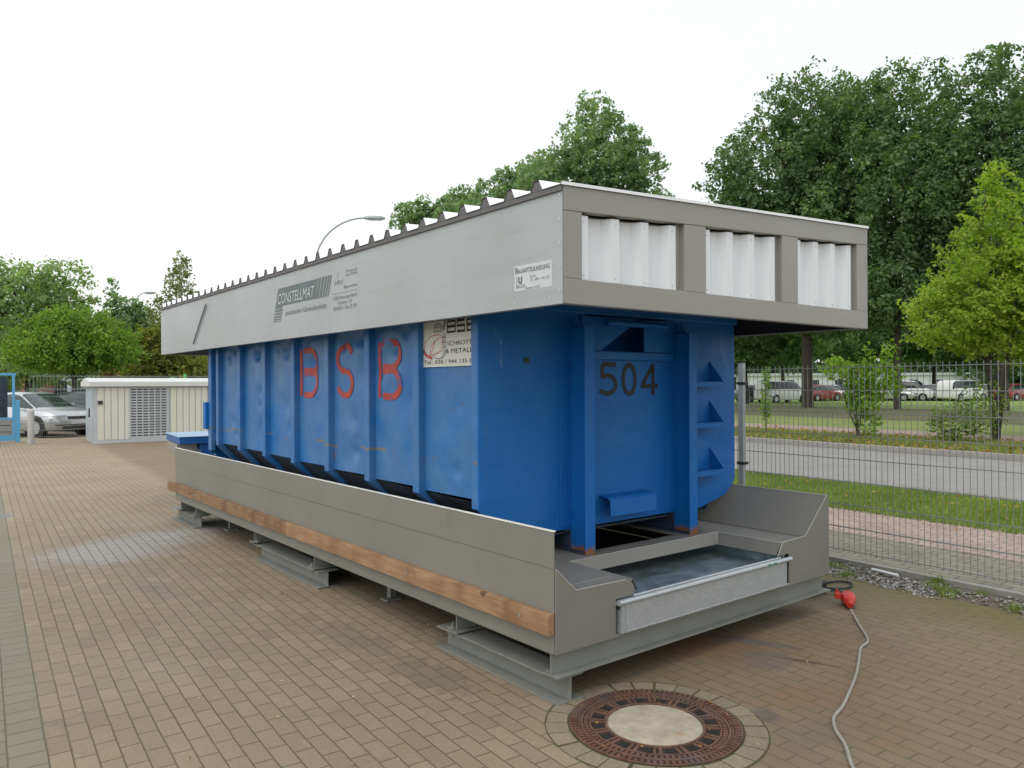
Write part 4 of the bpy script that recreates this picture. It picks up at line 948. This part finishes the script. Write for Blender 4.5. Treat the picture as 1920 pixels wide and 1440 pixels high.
MB().box((-2.4, -.02, .203), (-.192, .0, .655)).build('infill_panel', paint('infill_grey', (.25, .25, .24), .5), gt)
MB().box((-2.4, -.026, .49), (-.25, -.021, .51)).box((-2.4, -.026, .30), (-.22, -.021, .315)).build('trim_line', M_TRIM, gt)
# drain channel at left
dc = thing('drain_channel', UV(8.40, -2.02), 'metal drain channel set flush in the paving at the left edge', 'drain', rotz=ROTS)
MB().box((-3, -.07, -.02), (0, -.055, .006)).box((-3, .055, -.02), (0, .07, .006)).box((-.012, -.054, -.02), (0, .054, .006)).build('channel_edge', M_GALV, dc)
MB().box((-3, -.054, -.02), (-.013, .054, .002)).build('channel_grate', plain('grate', (.14, .15, .15), .6, .3), dc)

# ================================================================== CARS
def car_parts(root, L=4.15, Wd=1.72, H=1.45, kind='hatch', bodym=None):
    """front at -y (local), centre at origin, wheels on z=0"""
    hw = Wd/2
    # stations: y, lower z, beltline z, roof z, half width low, half width belt, half width roof
    if kind == 'van':
        st = [(-L/2, .42, .72, .74, .60, .60, .58), (-L/2+.10, .28, .95, .98, .88, .86, .8), (-L/2+.75, .2, 1.08, 1.12, 1, .97, .9), (-L/2+1.45, .2, 1.12, H-.04, 1, .98, .84), (0, .2, 1.12, H, 1, .98, .86), (L/2-.35, .2, 1.12, H, 1, .98, .86), (L/2-.04, .26, 1.1, H-.12, .97, .95, .82), (L/2, .4, 1.0, 1.1, .9, .88, .8)]
        g0, g1 = 2, 3
    else:
        st = [(-L/2, .40, .56, .58, .62, .60, .56), (-L/2+.06, .28, .68, .70, .84, .82, .74), (-L/2+.35, .20, .78, .82, .97, .94, .80), (-L/2+1.05, .18, .90, .93, 1, .97, .82), (-L/2+1.85, .18, .93, H-.05, 1, .97, .70), (.15, .18, .94, H, 1, .97, .70), (L/2-.85, .18, .94, H-.05, 1, .97, .69), (L/2-.12, .24, .92, 1.02, .95, .92, .72), (L/2, .42, .80, .84, .86, .84, .72)]
        g0, g1 = 3, 4
    n = len(st); vs = []; fs = []
    for (y, zl, zb_, zr, a, b, c) in st:
        zl2 = zl+.10
        pr = [(a*.90, zl), (a, zl2), (a*1.0, (zl2+zb_)/2), (b, zb_), (c, zr-.05 if zr-zb_ > .2 else (zb_+zr)/2), (c*.86, zr)]
        row = [(x*hw, y, z) for x, z in pr]+[(-x*hw, y, z) for x, z in reversed(pr)]; vs += row
    k = 12; mi = []
    for i in range(n-1):
        for j in range(k):
            j2 = (j+1) % k; fs.append((i*k+j, i*k+j2, (i+1)*k+j2, (i+1)*k+j))
            glass = (j in (3, 7) and g0 <= i and (st[i][3]-st[i][2] > .2 or st[i+1][3]-st[i+1][2] > .2)) or (j in (4, 5, 6) and i == g0) or (j in (4, 5, 6) and i == n-3 and kind != 'van')
            mi.append(1 if glass else 0)
    fs += [tuple(range(k))[::-1], tuple((n-1)*k+j for j in range(k))]; mi += [0, 0]
    me = bpy.data.meshes.new('body'); me.from_pydata(vs, [], fs); me.materials.append(bodym); me.materials.append(M_GLASS)
    me.polygons.foreach_set('material_index', mi)
    bm = bmesh.new(); bm.from_mesh(me); bmesh.ops.recalc_face_normals(bm, faces=bm.faces)
    bmesh.ops.bevel(bm, geom=[e for e in bm.edges if e.calc_face_angle(0) > .35], offset=.035, segments=2, affect='EDGES', clamp_overlap=True)
    bm.to_mesh(me); bm.free(); me.shade_smooth()
    b = bpy.data.objects.new('body', me); COL.objects.link(b); b.parent = root
    for y in (-L/2+.80, L/2-.78):
        for s in (-1, 1):
            wh = MB().tube([(s*(hw-.20), y, .31), (s*(hw+.008), y, .31)], .31, 20).build('wheel', M_TYRE, root)
            rm = MB().tube([(s*(hw+.009), y, .31), (s*(hw+.018), y, .31)], .20, 16)
            rm.build('rim', M_RIM, wh)
            MB().tube([(s*(hw+.002), y, .33), (s*(hw+.006), y, .33)], .37, 20).build('wheel_arch', M_TRIM, root)
    for s in (-1, 1):
        x = s*hw*.66; MB().box((x-.17, -L/2+.02, .60), (x+.17, -L/2+.20, .73)).build('headlight', M_LAMP, root, bevel=.03)
        x = s*hw*.80; MB().box((x-.10, L/2-.12, .70), (x+.10, L/2-.01, .90)).build('tail_light', M_REDP, root, bevel=.02)
        MB().box((s*(hw+.0)-.05+s*.09, -L/2+1.45, .92), (s*hw+.05+s*.09, -L/2+1.55, 1.04)).build('mirror', bodym, root, bevel=.02)
    MB().box((-.26, -L/2-.018, .42), (.26, -L/2-.002, .53)).build('number_plate', M_PLATE, root)
    MB().box((-.36, -L/2-.006, .575), (.36, -L/2+.08, .665)).build('grille', M_TRIM, root, bevel=.01)
    MB().box((-hw*.86, -L/2+.0, .385), (hw*.86, -L/2+.16, .415)).box((-.5, -L/2-.004, .27), (.5, -L/2+.1, .36)).build('bumper_strip', M_TRIM, root, bevel=.008)
    return root
def carpaint(name, c, metal=.3): return paint(name, c, .28, metal, .03, 3, 0, coat=.6)
P_SILV = carpaint('silver_car_paint', (.52, .54, .56), .45); P_DARK = carpaint('dark_car_paint', (.04, .06, .075)); P_WHITE = carpaint('white_car_paint', (.78, .79, .8), 0)
P_RED = carpaint('red_car_paint', (.28, .035, .04), 0); P_BLUEG = carpaint('bluegrey_car_paint', (.20, .28, .32)); P_GREY = carpaint('mid_grey_car_paint', (.28, .30, .31))
c1 = thing('parked_car', (.85, 26.8, 0), 'silver hatchback parked nose to the fence left of the cream cabinet', 'car', 'cars parked behind the yard', rotz=R(29))
car_parts(c1, 4.15, 1.72, 1.44, 'hatch', P_SILV)
c2 = thing('parked_car', (3.0, 28.3, 0), 'dark car with green-tinted windows parked behind the silver hatchback', 'car', 'cars parked behind the yard', rotz=R(29))
car_parts(c2, 4.3, 1.74, 1.46, 'hatch', P_DARK)
c3 = thing('parked_car', (4.2, 31.3, 0), 'white-roofed car parked furthest back behind the silver hatchback', 'car', 'cars parked behind the yard', rotz=R(29))
car_parts(c3, 4.3, 1.76, 1.62, 'hatch', P_WHITE)
# far parking row beyond the lawn: one hatchback and one van copied
def fwpos(px, depth):
    """ground point seen at horizontal photo position px at the given distance in front"""
    k = (px-960)/1433.454; p = CAM+(fw+rt*k)*depth; return Vector((p.x, p.y, .026))
farc = thing('parked_car', (0, 0, 0), 'x', 'car', 'cars parked beyond the lawn'); car_parts(farc, 4.2, 1.75, 1.47, 'hatch', P_SILV)
farv = thing('parked_van', (0, 0, 0), 'x', 'van', 'vans parked beyond the lawn'); car_parts(farv, 4.5, 1.8, 1.78, 'van', P_WHITE)
used = {id(farc): False, id(farv): False}
FAR = [(1422, 66, 'c', P_DARK, 70, 'dark car half hidden behind the fence post, leftmost of the far car park'),
       (1466, 64, 'v', P_WHITE, 80, 'white van beyond the lawn left of the thick dark tree trunk'),
       (1536, 68, 'c', P_RED, 85, 'small red car right beside the thick dark tree trunk beyond the lawn'),
       (1566, 70, 'c', P_SILV, 20, 'pale silver car beyond the lawn right of the small red car'),
       (1592, 72, 'c', P_BLUEG, 20, 'blue-grey car beyond the lawn behind the bright green bush'),
       (1652, 69, 'c', P_BLUEG, 15, 'blue-grey car beyond the lawn just right of the bright green bush'),
       (1672, 68, 'c', P_SILV, 10, 'silver car beyond the lawn directly behind the slim trunk'),
       (1702, 68, 'v', P_WHITE, 12, 'white van in the middle of the far car row right of the slim trunk'),
       (1728, 68, 'c', P_SILV, 12, 'silver car beyond the lawn right of the white van in mid row'),
       (1754, 67, 'c', P_GREY, 14, 'mid-grey car beyond the lawn between two silver cars'),
       (1778, 67, 'c', P_SILV, 16, 'light silver car beyond the lawn, second from the forked trunk'),
       (1804, 66, 'v', P_WHITE, 80, 'white van beyond the lawn next to the forked tree trunk'),
       (1852, 68, 'c', P_SILV, 20, 'silver car seen between the forked trunk stems beyond the lawn'),
       (1904, 67, 'c', P_RED, 82, 'red car at the right edge of the far car park')]
for (px_, dp, k, pm, rz, lab) in FAR:
    src = farc if k == 'c' else farv
    if not used[id(src)]: o = src; used[id(src)] = True
    else: o = copy_tree(src)
    o.location = fwpos(px_, dp); o.rotation_euler.z = ROTS+R(rz); o['label'] = lab
    for ch in o.children:
        if ch.name.startswith(('body', 'mirror')):
            ch.material_slots[0].link = 'OBJECT'; ch.material_slots[0].material = pm

# ================================================================== STREET LAMPS
def lamp(base, head_dir, label, h=8., reach=2.4, rise=1.9):
    t = thing('street_lamp', base, label, 'street lamp', 'curved street lamps')
    hd = Vector(head_dir).normalized()
    MB().tube([(0, 0, 0), (0, 0, h-rise)], [.07, .05], 10).build('pole', M_POST, t, smooth=True)
    pts = [Vector((0, 0, h-rise))+hd*(reach*(1-math.cos(R(a))))+Vector((0, 0, rise*math.sin(R(a)))) for a in range(0, 91, 9)]
    MB().tube(pts, .035, 8).build('arm', M_POST, t, smooth=True)
    e = pts[-1]; hh = MB().tube([e-hd*.05, e+hd*.15, e+hd*.6, e+hd*.75], [.05, .09, .085, .03], 10).build('lamp_head', M_POST, t, smooth=True)
    MB().tube([e+hd*.12+Vector((0, 0, -.03)), e+hd*.6+Vector((0, 0, -.03))], .07, 8).build('lamp_glass', M_LAMP, t)
hd_ = Vector(rt)
lamp((9.7, 24.52, 0), rt*.95+fw*.1, 'tall street lamp arching up behind the ribbed roof of the hood', 8., 1.9, 1.9)
lamp((9.88, 55.03, 0), rt, 'distant street lamp with grey pole behind the cream cabinet', 8.1, .9, 1.6)

# ================================================================== TREES
def tree(name, label, base, crown, n, leaf, lm, cat='tree', group=None, tr=.25, trunk_top=None, bark=None, clumps=70, seed=1, droop=0, stems=1, csize=.2, limb=True, flat=.7, stem_spread=.3, dens=.72, thr=.22):
    """crown: list of ellipsoids (dx,dy,z,rxy,rz) relative to base"""
    r = np.random.default_rng(seed); root = thing(name, base, label, cat, group)
    bark = bark or M_BARK
    cw = np.array(crown, float); vol = cw[:, 3]**2*cw[:, 4]; vol = vol/vol.sum(); big = float(np.mean(cw[:, 3]))
    KV = r.normal(0, 1, (14, 3)); KV /= np.linalg.norm(KV, axis=1)[:, None]; KV *= (2*np.pi/(big*np.concatenate([r.uniform(.6, 1.1, 5), r.uniform(.24, .42, 9)])))[:, None]
    PH = r.uniform(0, 6.28, 14); AM = np.concatenate([np.full(5, .8), np.full(9, 1.)])
    def field(P): return (np.sin(P@KV.T+PH)*AM).sum(1)/3.0
    def grad(P): return ((np.cos(P@KV.T+PH)*AM)@KV)
    def inside(k, lo=.3, hi=1.0):
        ci = r.choice(len(cw), k, p=vol); d = r.normal(0, 1, (k, 3)); d /= np.linalg.norm(d, axis=1)[:, None]
        rad = r.uniform(lo**3, hi**3, k)**(1/3); P = cw[ci, :3]+d*rad[:, None]*cw[ci][:, [3, 3, 4]]
        return P, d, rad
    # scattered leaves thinned by a noise field -> open clumps and gaps
    n1 = int(n*dens); P1, d1, q1 = inside(n1*6, .3, 1.04)
    kp = field(P1)+(.78-q1)*1.15+r.normal(0, .07, len(P1)) > thr; P1 = P1[kp][:n1]; d1 = d1[kp][:n1]
    # leafy twigs poking out near the surface
    n2_ = n-len(P1); T, dT, qT = inside(clumps*9, .55, 1.15); T = T[field(T)+(.9-qT)*1.5+r.normal(0, .15, len(T)) > thr-.25]
    T = T[:clumps*3]; i2 = r.integers(0, len(T), n2_); sg_ = big*csize*.30*r.uniform(.6, 1.5, len(T))
    P2 = T[i2]+r.normal(0, 1, (n2_, 3))*sg_[i2][:, None]*np.array([1, 1, flat]); d2 = r.normal(0, 1, (n2_, 3)); d2 /= np.linalg.norm(d2, axis=1)[:, None]
    P = np.concatenate([P1, P2]); d_ = np.concatenate([d1, d2]); n = len(P); C = T
    P[:, 2] = np.maximum(P[:, 2], .15)
    gg = -grad(P); gg /= np.linalg.norm(gg, axis=1)[:, None]+1e-6
    nn = gg*.95+d_*.25+r.normal(0, .42, (n, 3))+np.array([0, 0, .45]); nn /= np.linalg.norm(nn, axis=1)[:, None]
    a = np.cross(nn, r.normal(0, 1, (n, 3))); a /= np.linalg.norm(a, axis=1)[:, None]; b = np.cross(nn, a)
    s = leaf*r.uniform(.55, 1.3, n)[:, None]
    V = np.stack([P-a*s*.5, P-b*s*.32+nn*s*.06, P+a*s*.55, P+b*s*.32+nn*s*.06], 1).reshape(-1, 3)
    F = np.arange(4*n).reshape(-1, 4)
    scatter_mesh('crown', V, F, lm, kind=None, parent=root)
    tb = MB(); tt = trunk_top or np.mean([c[2] for c in crown])
    stemtops = []
    for s_ in range(stems):
        a_ = 2*math.pi*s_/max(1, stems)+.6; sp = stem_spread if stems > 1 else 0
        top = Vector((math.cos(a_)*sp*2.5+crown[0][0]*.3, math.sin(a_)*sp*2.5+crown[0][1]*.3, tt)); bs = Vector((math.cos(a_)*sp*.3, math.sin(a_)*sp*.3, 0))
        mid = bs.lerp(top, .5)+Vector((r.normal(0, tr*.4), r.normal(0, tr*.4), 0)); k = tr/(stems**.4)
        pts = smooth_path([bs+Vector((0, 0, -.1)), bs+Vector((0, 0, .3)), mid, top], 4)
        tb.tube(pts, [k*(1.25 if i < 2 else 1)*(1-.6*i/(len(pts)-1)) for i in range(len(pts))], 10); stemtops.append((pts, k))
    if limb:
        for j in r.choice(len(C), min(len(C), 46), replace=False):
            pts, k = stemtops[r.integers(len(stemtops))]; q = Vector(C[j, :3]); cand = [p for p in pts if .42*tt < p.z < q.z-.05*tt] or [pts[len(pts)*2//3]]
            st_ = cand[-1] if len(cand) < 3 else cand[int(r.integers(len(cand)//2, len(cand)))]
            m_ = st_.lerp(q, .5)+Vector((r.normal(0, .1), r.normal(0, .1), r.uniform(0, .25)))*(q-st_).length*.3
            tb.tube(smooth_path([st_, m_, q], 3), [k*x for x in np.linspace(.30, .04, 7)], 5, cap=False)
    tb.build('trunk', bark, root, smooth=True)
    return root
TG = 'big oaks beyond the road'
def P3(px, depth): q = fwpos(px, depth); return (q.x, q.y, 0)
# in-frame sideways and forward offsets as world dx,dy
def off(lat, dep=0): v = rt*lat+fw*dep; return v.x, v.y
def cr_(lat, dep, z, rx, rz): x, y = off(lat, dep); return (x, y, z, rx, rz)
tree('oak_tree', 'tall dark oak with thick trunk beyond the road, its crown reaching over the hood roof', P3(1514, 50), [cr_(-.3, 0, 10.5, 5.6, 4.6), cr_(-2.6, 0, 15, 3.9, 4.0), cr_(2.8, 0, 15.5, 4.2, 5.0), cr_(.3, 0, 19.0, 3.4, 3.0), cr_(-4.2, 0, 11.0, 2.8, 3.2), cr_(1, 0, 7.0, 5.0, 2.3)], 74000, .27, L_OAK, group=TG, tr=.48, seed=11, thr=.32, clumps=300, csize=.20, trunk_top=14)
tree('oak_tree', 'tall dark oak right of the thick-trunked oak, slim trunk seen behind the bush', P3(1682, 46), [cr_(0, 0, 12, 4.8, 5.0), cr_(1.0, 1, 17.6, 3.6, 3.6), cr_(-2, 1, 16, 3.2, 3.6), cr_(2.5, 0, 10, 3.8, 4), cr_(0, 0, 7.0, 4.8, 2.2)], 62000, .25, L_OAK, group=TG, tr=.26, seed=12, thr=.32, clumps=170, csize=.2, trunk_top=13)
tree('oak_tree', 'tall dark oak at the right edge of the photo, behind the yellow-green tree', P3(1880, 43), [cr_(0, 0, 12, 4.4, 5.2), cr_(-.2, 0, 17.0, 3.0, 3.4), cr_(-2.6, 0, 14, 2.4, 3.4), cr_(2.5, 0, 14, 3.8, 4), cr_(0, 0, 7.0, 4.8, 2.4)], 56000, .24, L_OAK, group=TG, tr=.42, seed=13, thr=.32, clumps=150, csize=.2, trunk_top=13)
tree('lime_tree', 'yellow-green young tree at the right edge with a forked trunk before the road', P3(1866, 20.6), [cr_(.05, 0, 4.0, 1.75, 1.8), cr_(.3, 0, 5.9, 1.15, 1.3), cr_(-.8, 0, 3.4, 1.5, 1.1), cr_(1.5, 0, 4.0, 1.7, 1.8), cr_(.15, 0, 6.9, .5, .7)], 36000, .115, L_LIME, tr=.13, seed=14, clumps=130, csize=.24, stems=3, trunk_top=4.4, stem_spread=.22)
tree('street_tree', 'bright mid-green tree top showing above the middle of the hood roof', P3(1120, 38), [cr_(0, 0, 12.6, 2.5, 2.3), cr_(-2.0, 0, 11.4, 2.1, 1.9), cr_(1.3, 0, 12.0, 1.9, 2.0), cr_(-.2, 0, 14.9, 1.2, 1.3), cr_(1.0, 0, 14.3, .8, .9), cr_(2.6, 0, 10.6, 1.3, .9), cr_(1.9, 0, 13.0, 1.0, 1.1), cr_(-3.0, 0, 10.6, 1.4, 1.4), cr_(0, 0, 9, 3.0, 1.8)], 42000, .18, L_MID, group='street trees behind the hood', tr=.25, seed=15, clumps=95, csize=.22)
tree('street_tree', 'lower mid-green tree left of the tallest tree above the hood roof', P3(935, 46), [cr_(0, 0, 12.2, 1.9, 1.8), cr_(-2.2, 0, 11.2, 1.7, 1.5), cr_(2.2, 0, 13.5, 1.7, 1.9), cr_(.3, 0, 13.8, .8, .9), cr_(0, 0, 9.8, 2.6, 1.8)], 26000, .21, L_MID, group='street trees behind the hood', tr=.22, seed=16, clumps=75, csize=.24)
tree('street_tree', 'smallest mid-green treetop beside the head of the street lamp', P3(782, 58), [cr_(-.4, 0, 14.0, 1.6, 1.5), cr_(.6, 0, 15.0, .9, 1.2), cr_(1.7, 0, 14.2, 1.7, 1.4), cr_(3.6, 0, 15.2, 1.9, 1.5), cr_(0, 0, 11, 2.4, 1.8)], 17000, .24, L_MID, group='street trees behind the hood', tr=.2, seed=17, clumps=60, csize=.26)
tree('round_maple', 'clipped round bright green tree with slim trunk behind the parked silver car', P3(136, 31), [cr_(0.1, 0, 3.45, 2.2, 1.2), cr_(.05, 0, 3.0, 2.4, .85), cr_(.15, 0, 3.9, 1.6, .9)], 46000, .12, L_ROUND, tr=.13, seed=18, clumps=210, csize=.22, trunk_top=3, flat=.55, dens=.78, thr=-.12)
tree('broad_tree', 'big pale airy tree rising behind the round tree at the left edge', P3(50, 45), [cr_(0, 0, 6.3, 3.3, 2.6), cr_(-2.6, 0, 7.2, 2.6, 2.0), cr_(1.9, 0, 7.0, 1.9, 2.2), cr_(0, 0, 3.5, 4.6, 2.0)], 26000, .24, L_PALE, tr=.25, seed=19, clumps=110, csize=.23)
tree('slender_tree', 'thin dark-leaved tree between the round tree and the birch', P3(232, 46), [cr_(.2, 0, 5.6, 1.4, 1.4), cr_(-.7, 0, 7.3, .45, .9), cr_(1.1, 0, 5.7, .8, 1.1), cr_(0, 0, 3.6, 1.4, 1.6)], 8000, .22, L_MID, tr=.12, seed=20, clumps=42, csize=.3)
tree('birch_tree', 'sparse birch with white trunk rising behind the far corner of the hood', P3(338, 40), [cr_(0, 0, 6.8, .75, 1.7), cr_(-.9, 0, 5.4, .8, 1.2), cr_(.9, 0, 5.5, .9, 1.0), cr_(0, 0, 8.0, .4, .7), cr_(0, 0, 3.4, 1.6, 1.4)], 7500, .16, L_BIRCH, tr=.11, seed=21, clumps=60, csize=.3, bark=M_BIRCH, trunk_top=7.6)
tree('hedge_tree', 'olive-green dense tree standing behind the cream cabinet', P3(300, 35), [cr_(0, 0, 2.4, 1.4, 2.0), cr_(-1.0, 0, 1.6, 1.0, 1.5), cr_(1.3, 0, 1.9, 1.2, 1.7), cr_(-.3, 0, 3.6, .9, 1.0)], 20000, .16, L_HEDGE, tr=.12, seed=22, clumps=90, csize=.25)
tree('hedge_tree', 'reddish-brown bush just left of the grey lamp pole, above the cabinet roof', P3(222, 37), [cr_(0, 0, 1.5, 1.0, 1.3), cr_(.8, 0, 1.2, .8, 1.1)], 8000, .15, leafmat('rusty_leaves', (.12, .10, .02), (.28, .20, .04), (.38, .15, .05)), tr=.08, seed=23, clumps=50, csize=.27)
tree('hedge_tree', 'dark conifer-like tree seen between the cabinet roof and the skip', P3(388, 40), [cr_(0, 0, 2.4, 1.3, 2.2), cr_(.8, 0, 3.4, 1.0, 1.6)], 11000, .17, L_OAK, tr=.1, seed=24, clumps=60, csize=.26)
tree('bush', 'bright yellow-green tall bush growing on the verge beyond the road', P3(1608, 21.8), [cr_(-.55, 0, 2.05, .5, .32), cr_(.0, 0, 1.75, .5, .5), cr_(.7, 0, 1.7, .6, .55), cr_(.15, 0, 1.15, .55, .5), cr_(.3, 0, .5, .4, .4), cr_(.95, 0, 2.5, .28, .35), cr_(.3, 0, 2.3, .2, .4)], 3000, .115, L_BUSH, cat='bush', tr=.05, seed=25, thr=.5, clumps=70, csize=.3, stems=4, stem_spread=.12, trunk_top=1.6)
tree('sapling', 'thin bright lime sapling on the verge right of the fence post', P3(1436, 24), [cr_(0, 0, 1.2, .2, .9), cr_(0, 0, 1.9, .1, .3)], 300, .11, L_BUSH, cat='sapling', tr=.02, seed=26, clumps=22, csize=.3, trunk_top=1.8)
tree('bush', 'leafy bush at the foot of the forked yellow-green tree', P3(1790, 20), [cr_(.1, 0, .6, .75, .55), cr_(-.2, 0, .4, .5, .35), cr_(.9, .3, .9, .6, .8)], 1300, .10, leafmat('base_bush', (.12, .20, .035), (.23, .32, .06), tr=.4), cat='bush', tr=.03, seed=27, clumps=50, csize=.3, stems=3, trunk_top=.7)
# mid-distance understorey trees under the oaks
for i, (px_, dp, lat, hgt, sd) in enumerate(((1400, 60, 0, 8.5, 31), (1470, 76, 0, 10.5, 32), (1600, 82, 0, 10.5, 33), (1750, 84, 0, 10.5, 34), (1850, 76, 0, 9.5, 35), (1930, 70, 0, 9, 36))):
    tree('dark_tree', ['dark tree behind the fence post right of the skip', 'dark tree above the white van beyond the lawn', 'dark tree behind the bright bush beyond the far cars', 'dark tree above the middle of the far car row', 'dark tree behind the yellow-green tree trunk', 'dark tree at the right edge beyond the far red car'][i], P3(px_, dp),
         [cr_(0, 0, hgt*.62, 5.4, hgt*.30), cr_(-3, 0, hgt*.66, 3.4, hgt*.26), cr_(3.2, 0, hgt*.64, 3.6, hgt*.26)], 13000, .45, L_OAK, group='dark trees beyond the lawn', tr=.28, seed=sd, clumps=60, csize=.24, limb=False)
# far wood closing the horizon
def far_wood(name, pts, n, h, leaf, seed, label):
    r = np.random.default_rng(seed); P = []
    for (ax, ay), (bx, by) in zip(pts[:-1], pts[1:]):
        k = n//(len(pts)-1); t = r.uniform(0, 1, k); x = ax+(bx-ax)*t; y = ay+(by-ay)*t
        hh = h*(.62+.2*np.sin(t*23+seed)+.14*np.sin(t*61)+.1*np.sin(t*131)); z = r.uniform(0, 1, k)**.8*hh
        P.append(np.stack([x+r.normal(0, 2.5, k), y+r.normal(0, 2.5, k), z], -1))
    P = np.concatenate(P); n = len(P); nn = r.normal(0, 1, (n, 3)); nn /= np.linalg.norm(nn, axis=1)[:, None]
    a = np.cross(nn, r.normal(0, 1, (n, 3))); a /= np.linalg.norm(a, axis=1)[:, None]; b = np.cross(nn, a); s = leaf*r.uniform(.6, 1.3, n)[:, None]
    V = np.stack([P-a*s*.5, P-b*s*.35, P+a*s*.5, P+b*s*.35], 1).reshape(-1, 3)
    return scatter_mesh(name, V, np.arange(4*n).reshape(-1, 4), L_FAR, label, 'wood')
def pp(px, dp): q = fwpos(px, dp); return (q.x, q.y)
far_wood('far_wood', [pp(-900, 95), pp(-300, 90), pp(120, 95), pp(500, 110), pp(1000, 130), pp(1380, 125)], 36000, 9, 1.1, 3, 'dark line of far trees along the horizon behind the yard')
far_wood('distant_wood', [pp(1380, 122), pp(1700, 118), pp(2100, 100), pp(2700, 90)], 18000, 7.5, 1.2, 5, 'dark line of far trees behind the car park across the lawn')
# ---- far buildings
def building(name, px_, dp, wd, dpt, h, m, label, rz=0, win=None, roofc=None):
    q = fwpos(px_, dp); t = thing(name, (q.x, q.y, 0), label, 'building', rotz=math.atan2(rt.y, rt.x)+R(rz))
    MB().box((-wd/2, 0, 0), (wd/2, dpt, h)).build('wall', m, t)
    MB().box((-wd/2-.3, -.3, h+.002), (wd/2+.3, dpt+.3, h+.35)).build('roof', roofc or M_CABW, t)
    if win:
        nx, nz2 = win
        for i in range(nx):
            for k in range(nz2):
                x = -wd/2+wd*(i+.5)/nx; z = h*(k+.55)/nz2
                MB().box((x-.6, -.06, z-.7), (x+.6, -.01, z+.6)).build('window', M_GLASS, t)
    return t
building('white_building', 1690, 108, 42, 8, 2.7, paint('white_wall', (.60, .62, .65), .7), 'long white building glimpsed between trunks behind the far cars', 0, (12, 1))
building('low_building', 95, 72, 7.5, 6, 2.9, paint('pale_blue_wall', (.55, .62, .68), .7), 'pale blue-grey low building behind the parked cars at left', 0, (4, 1))
building('brick_building', 22, 70, 5.5, 6, 2.7, paint('brick_red_wall', (.32, .14, .09), .8), 'red-brown low building at the far left behind the parked cars', 0, (3, 1))
for i, (px_, hh, lab) in enumerate(((324, 1.15, 'small green sign left of the birch trunk above the cabinet roof'), (347, 1.75, 'taller green sign right of the birch trunk above the cabinet roof'))):
    q = fwpos(px_, 30); t = thing('green_sign', (q.x, q.y, 0), lab, 'sign', 'green signs by the birch', rotz=math.atan2(rt.y, rt.x))
    MB().box((-.02, 0, 0), (.02, .03, 1.84)).build('sign_post', M_POST, t)
    MB().box((-.10 if i == 0 else -.055, -.03, 1.86 if i == 0 else 1.80), (.10 if i == 0 else .055, -.005, 1.95 if i == 0 else 2.07)).build('sign_panel', plain('sign_green', (.12, .55, .18), .5), t)
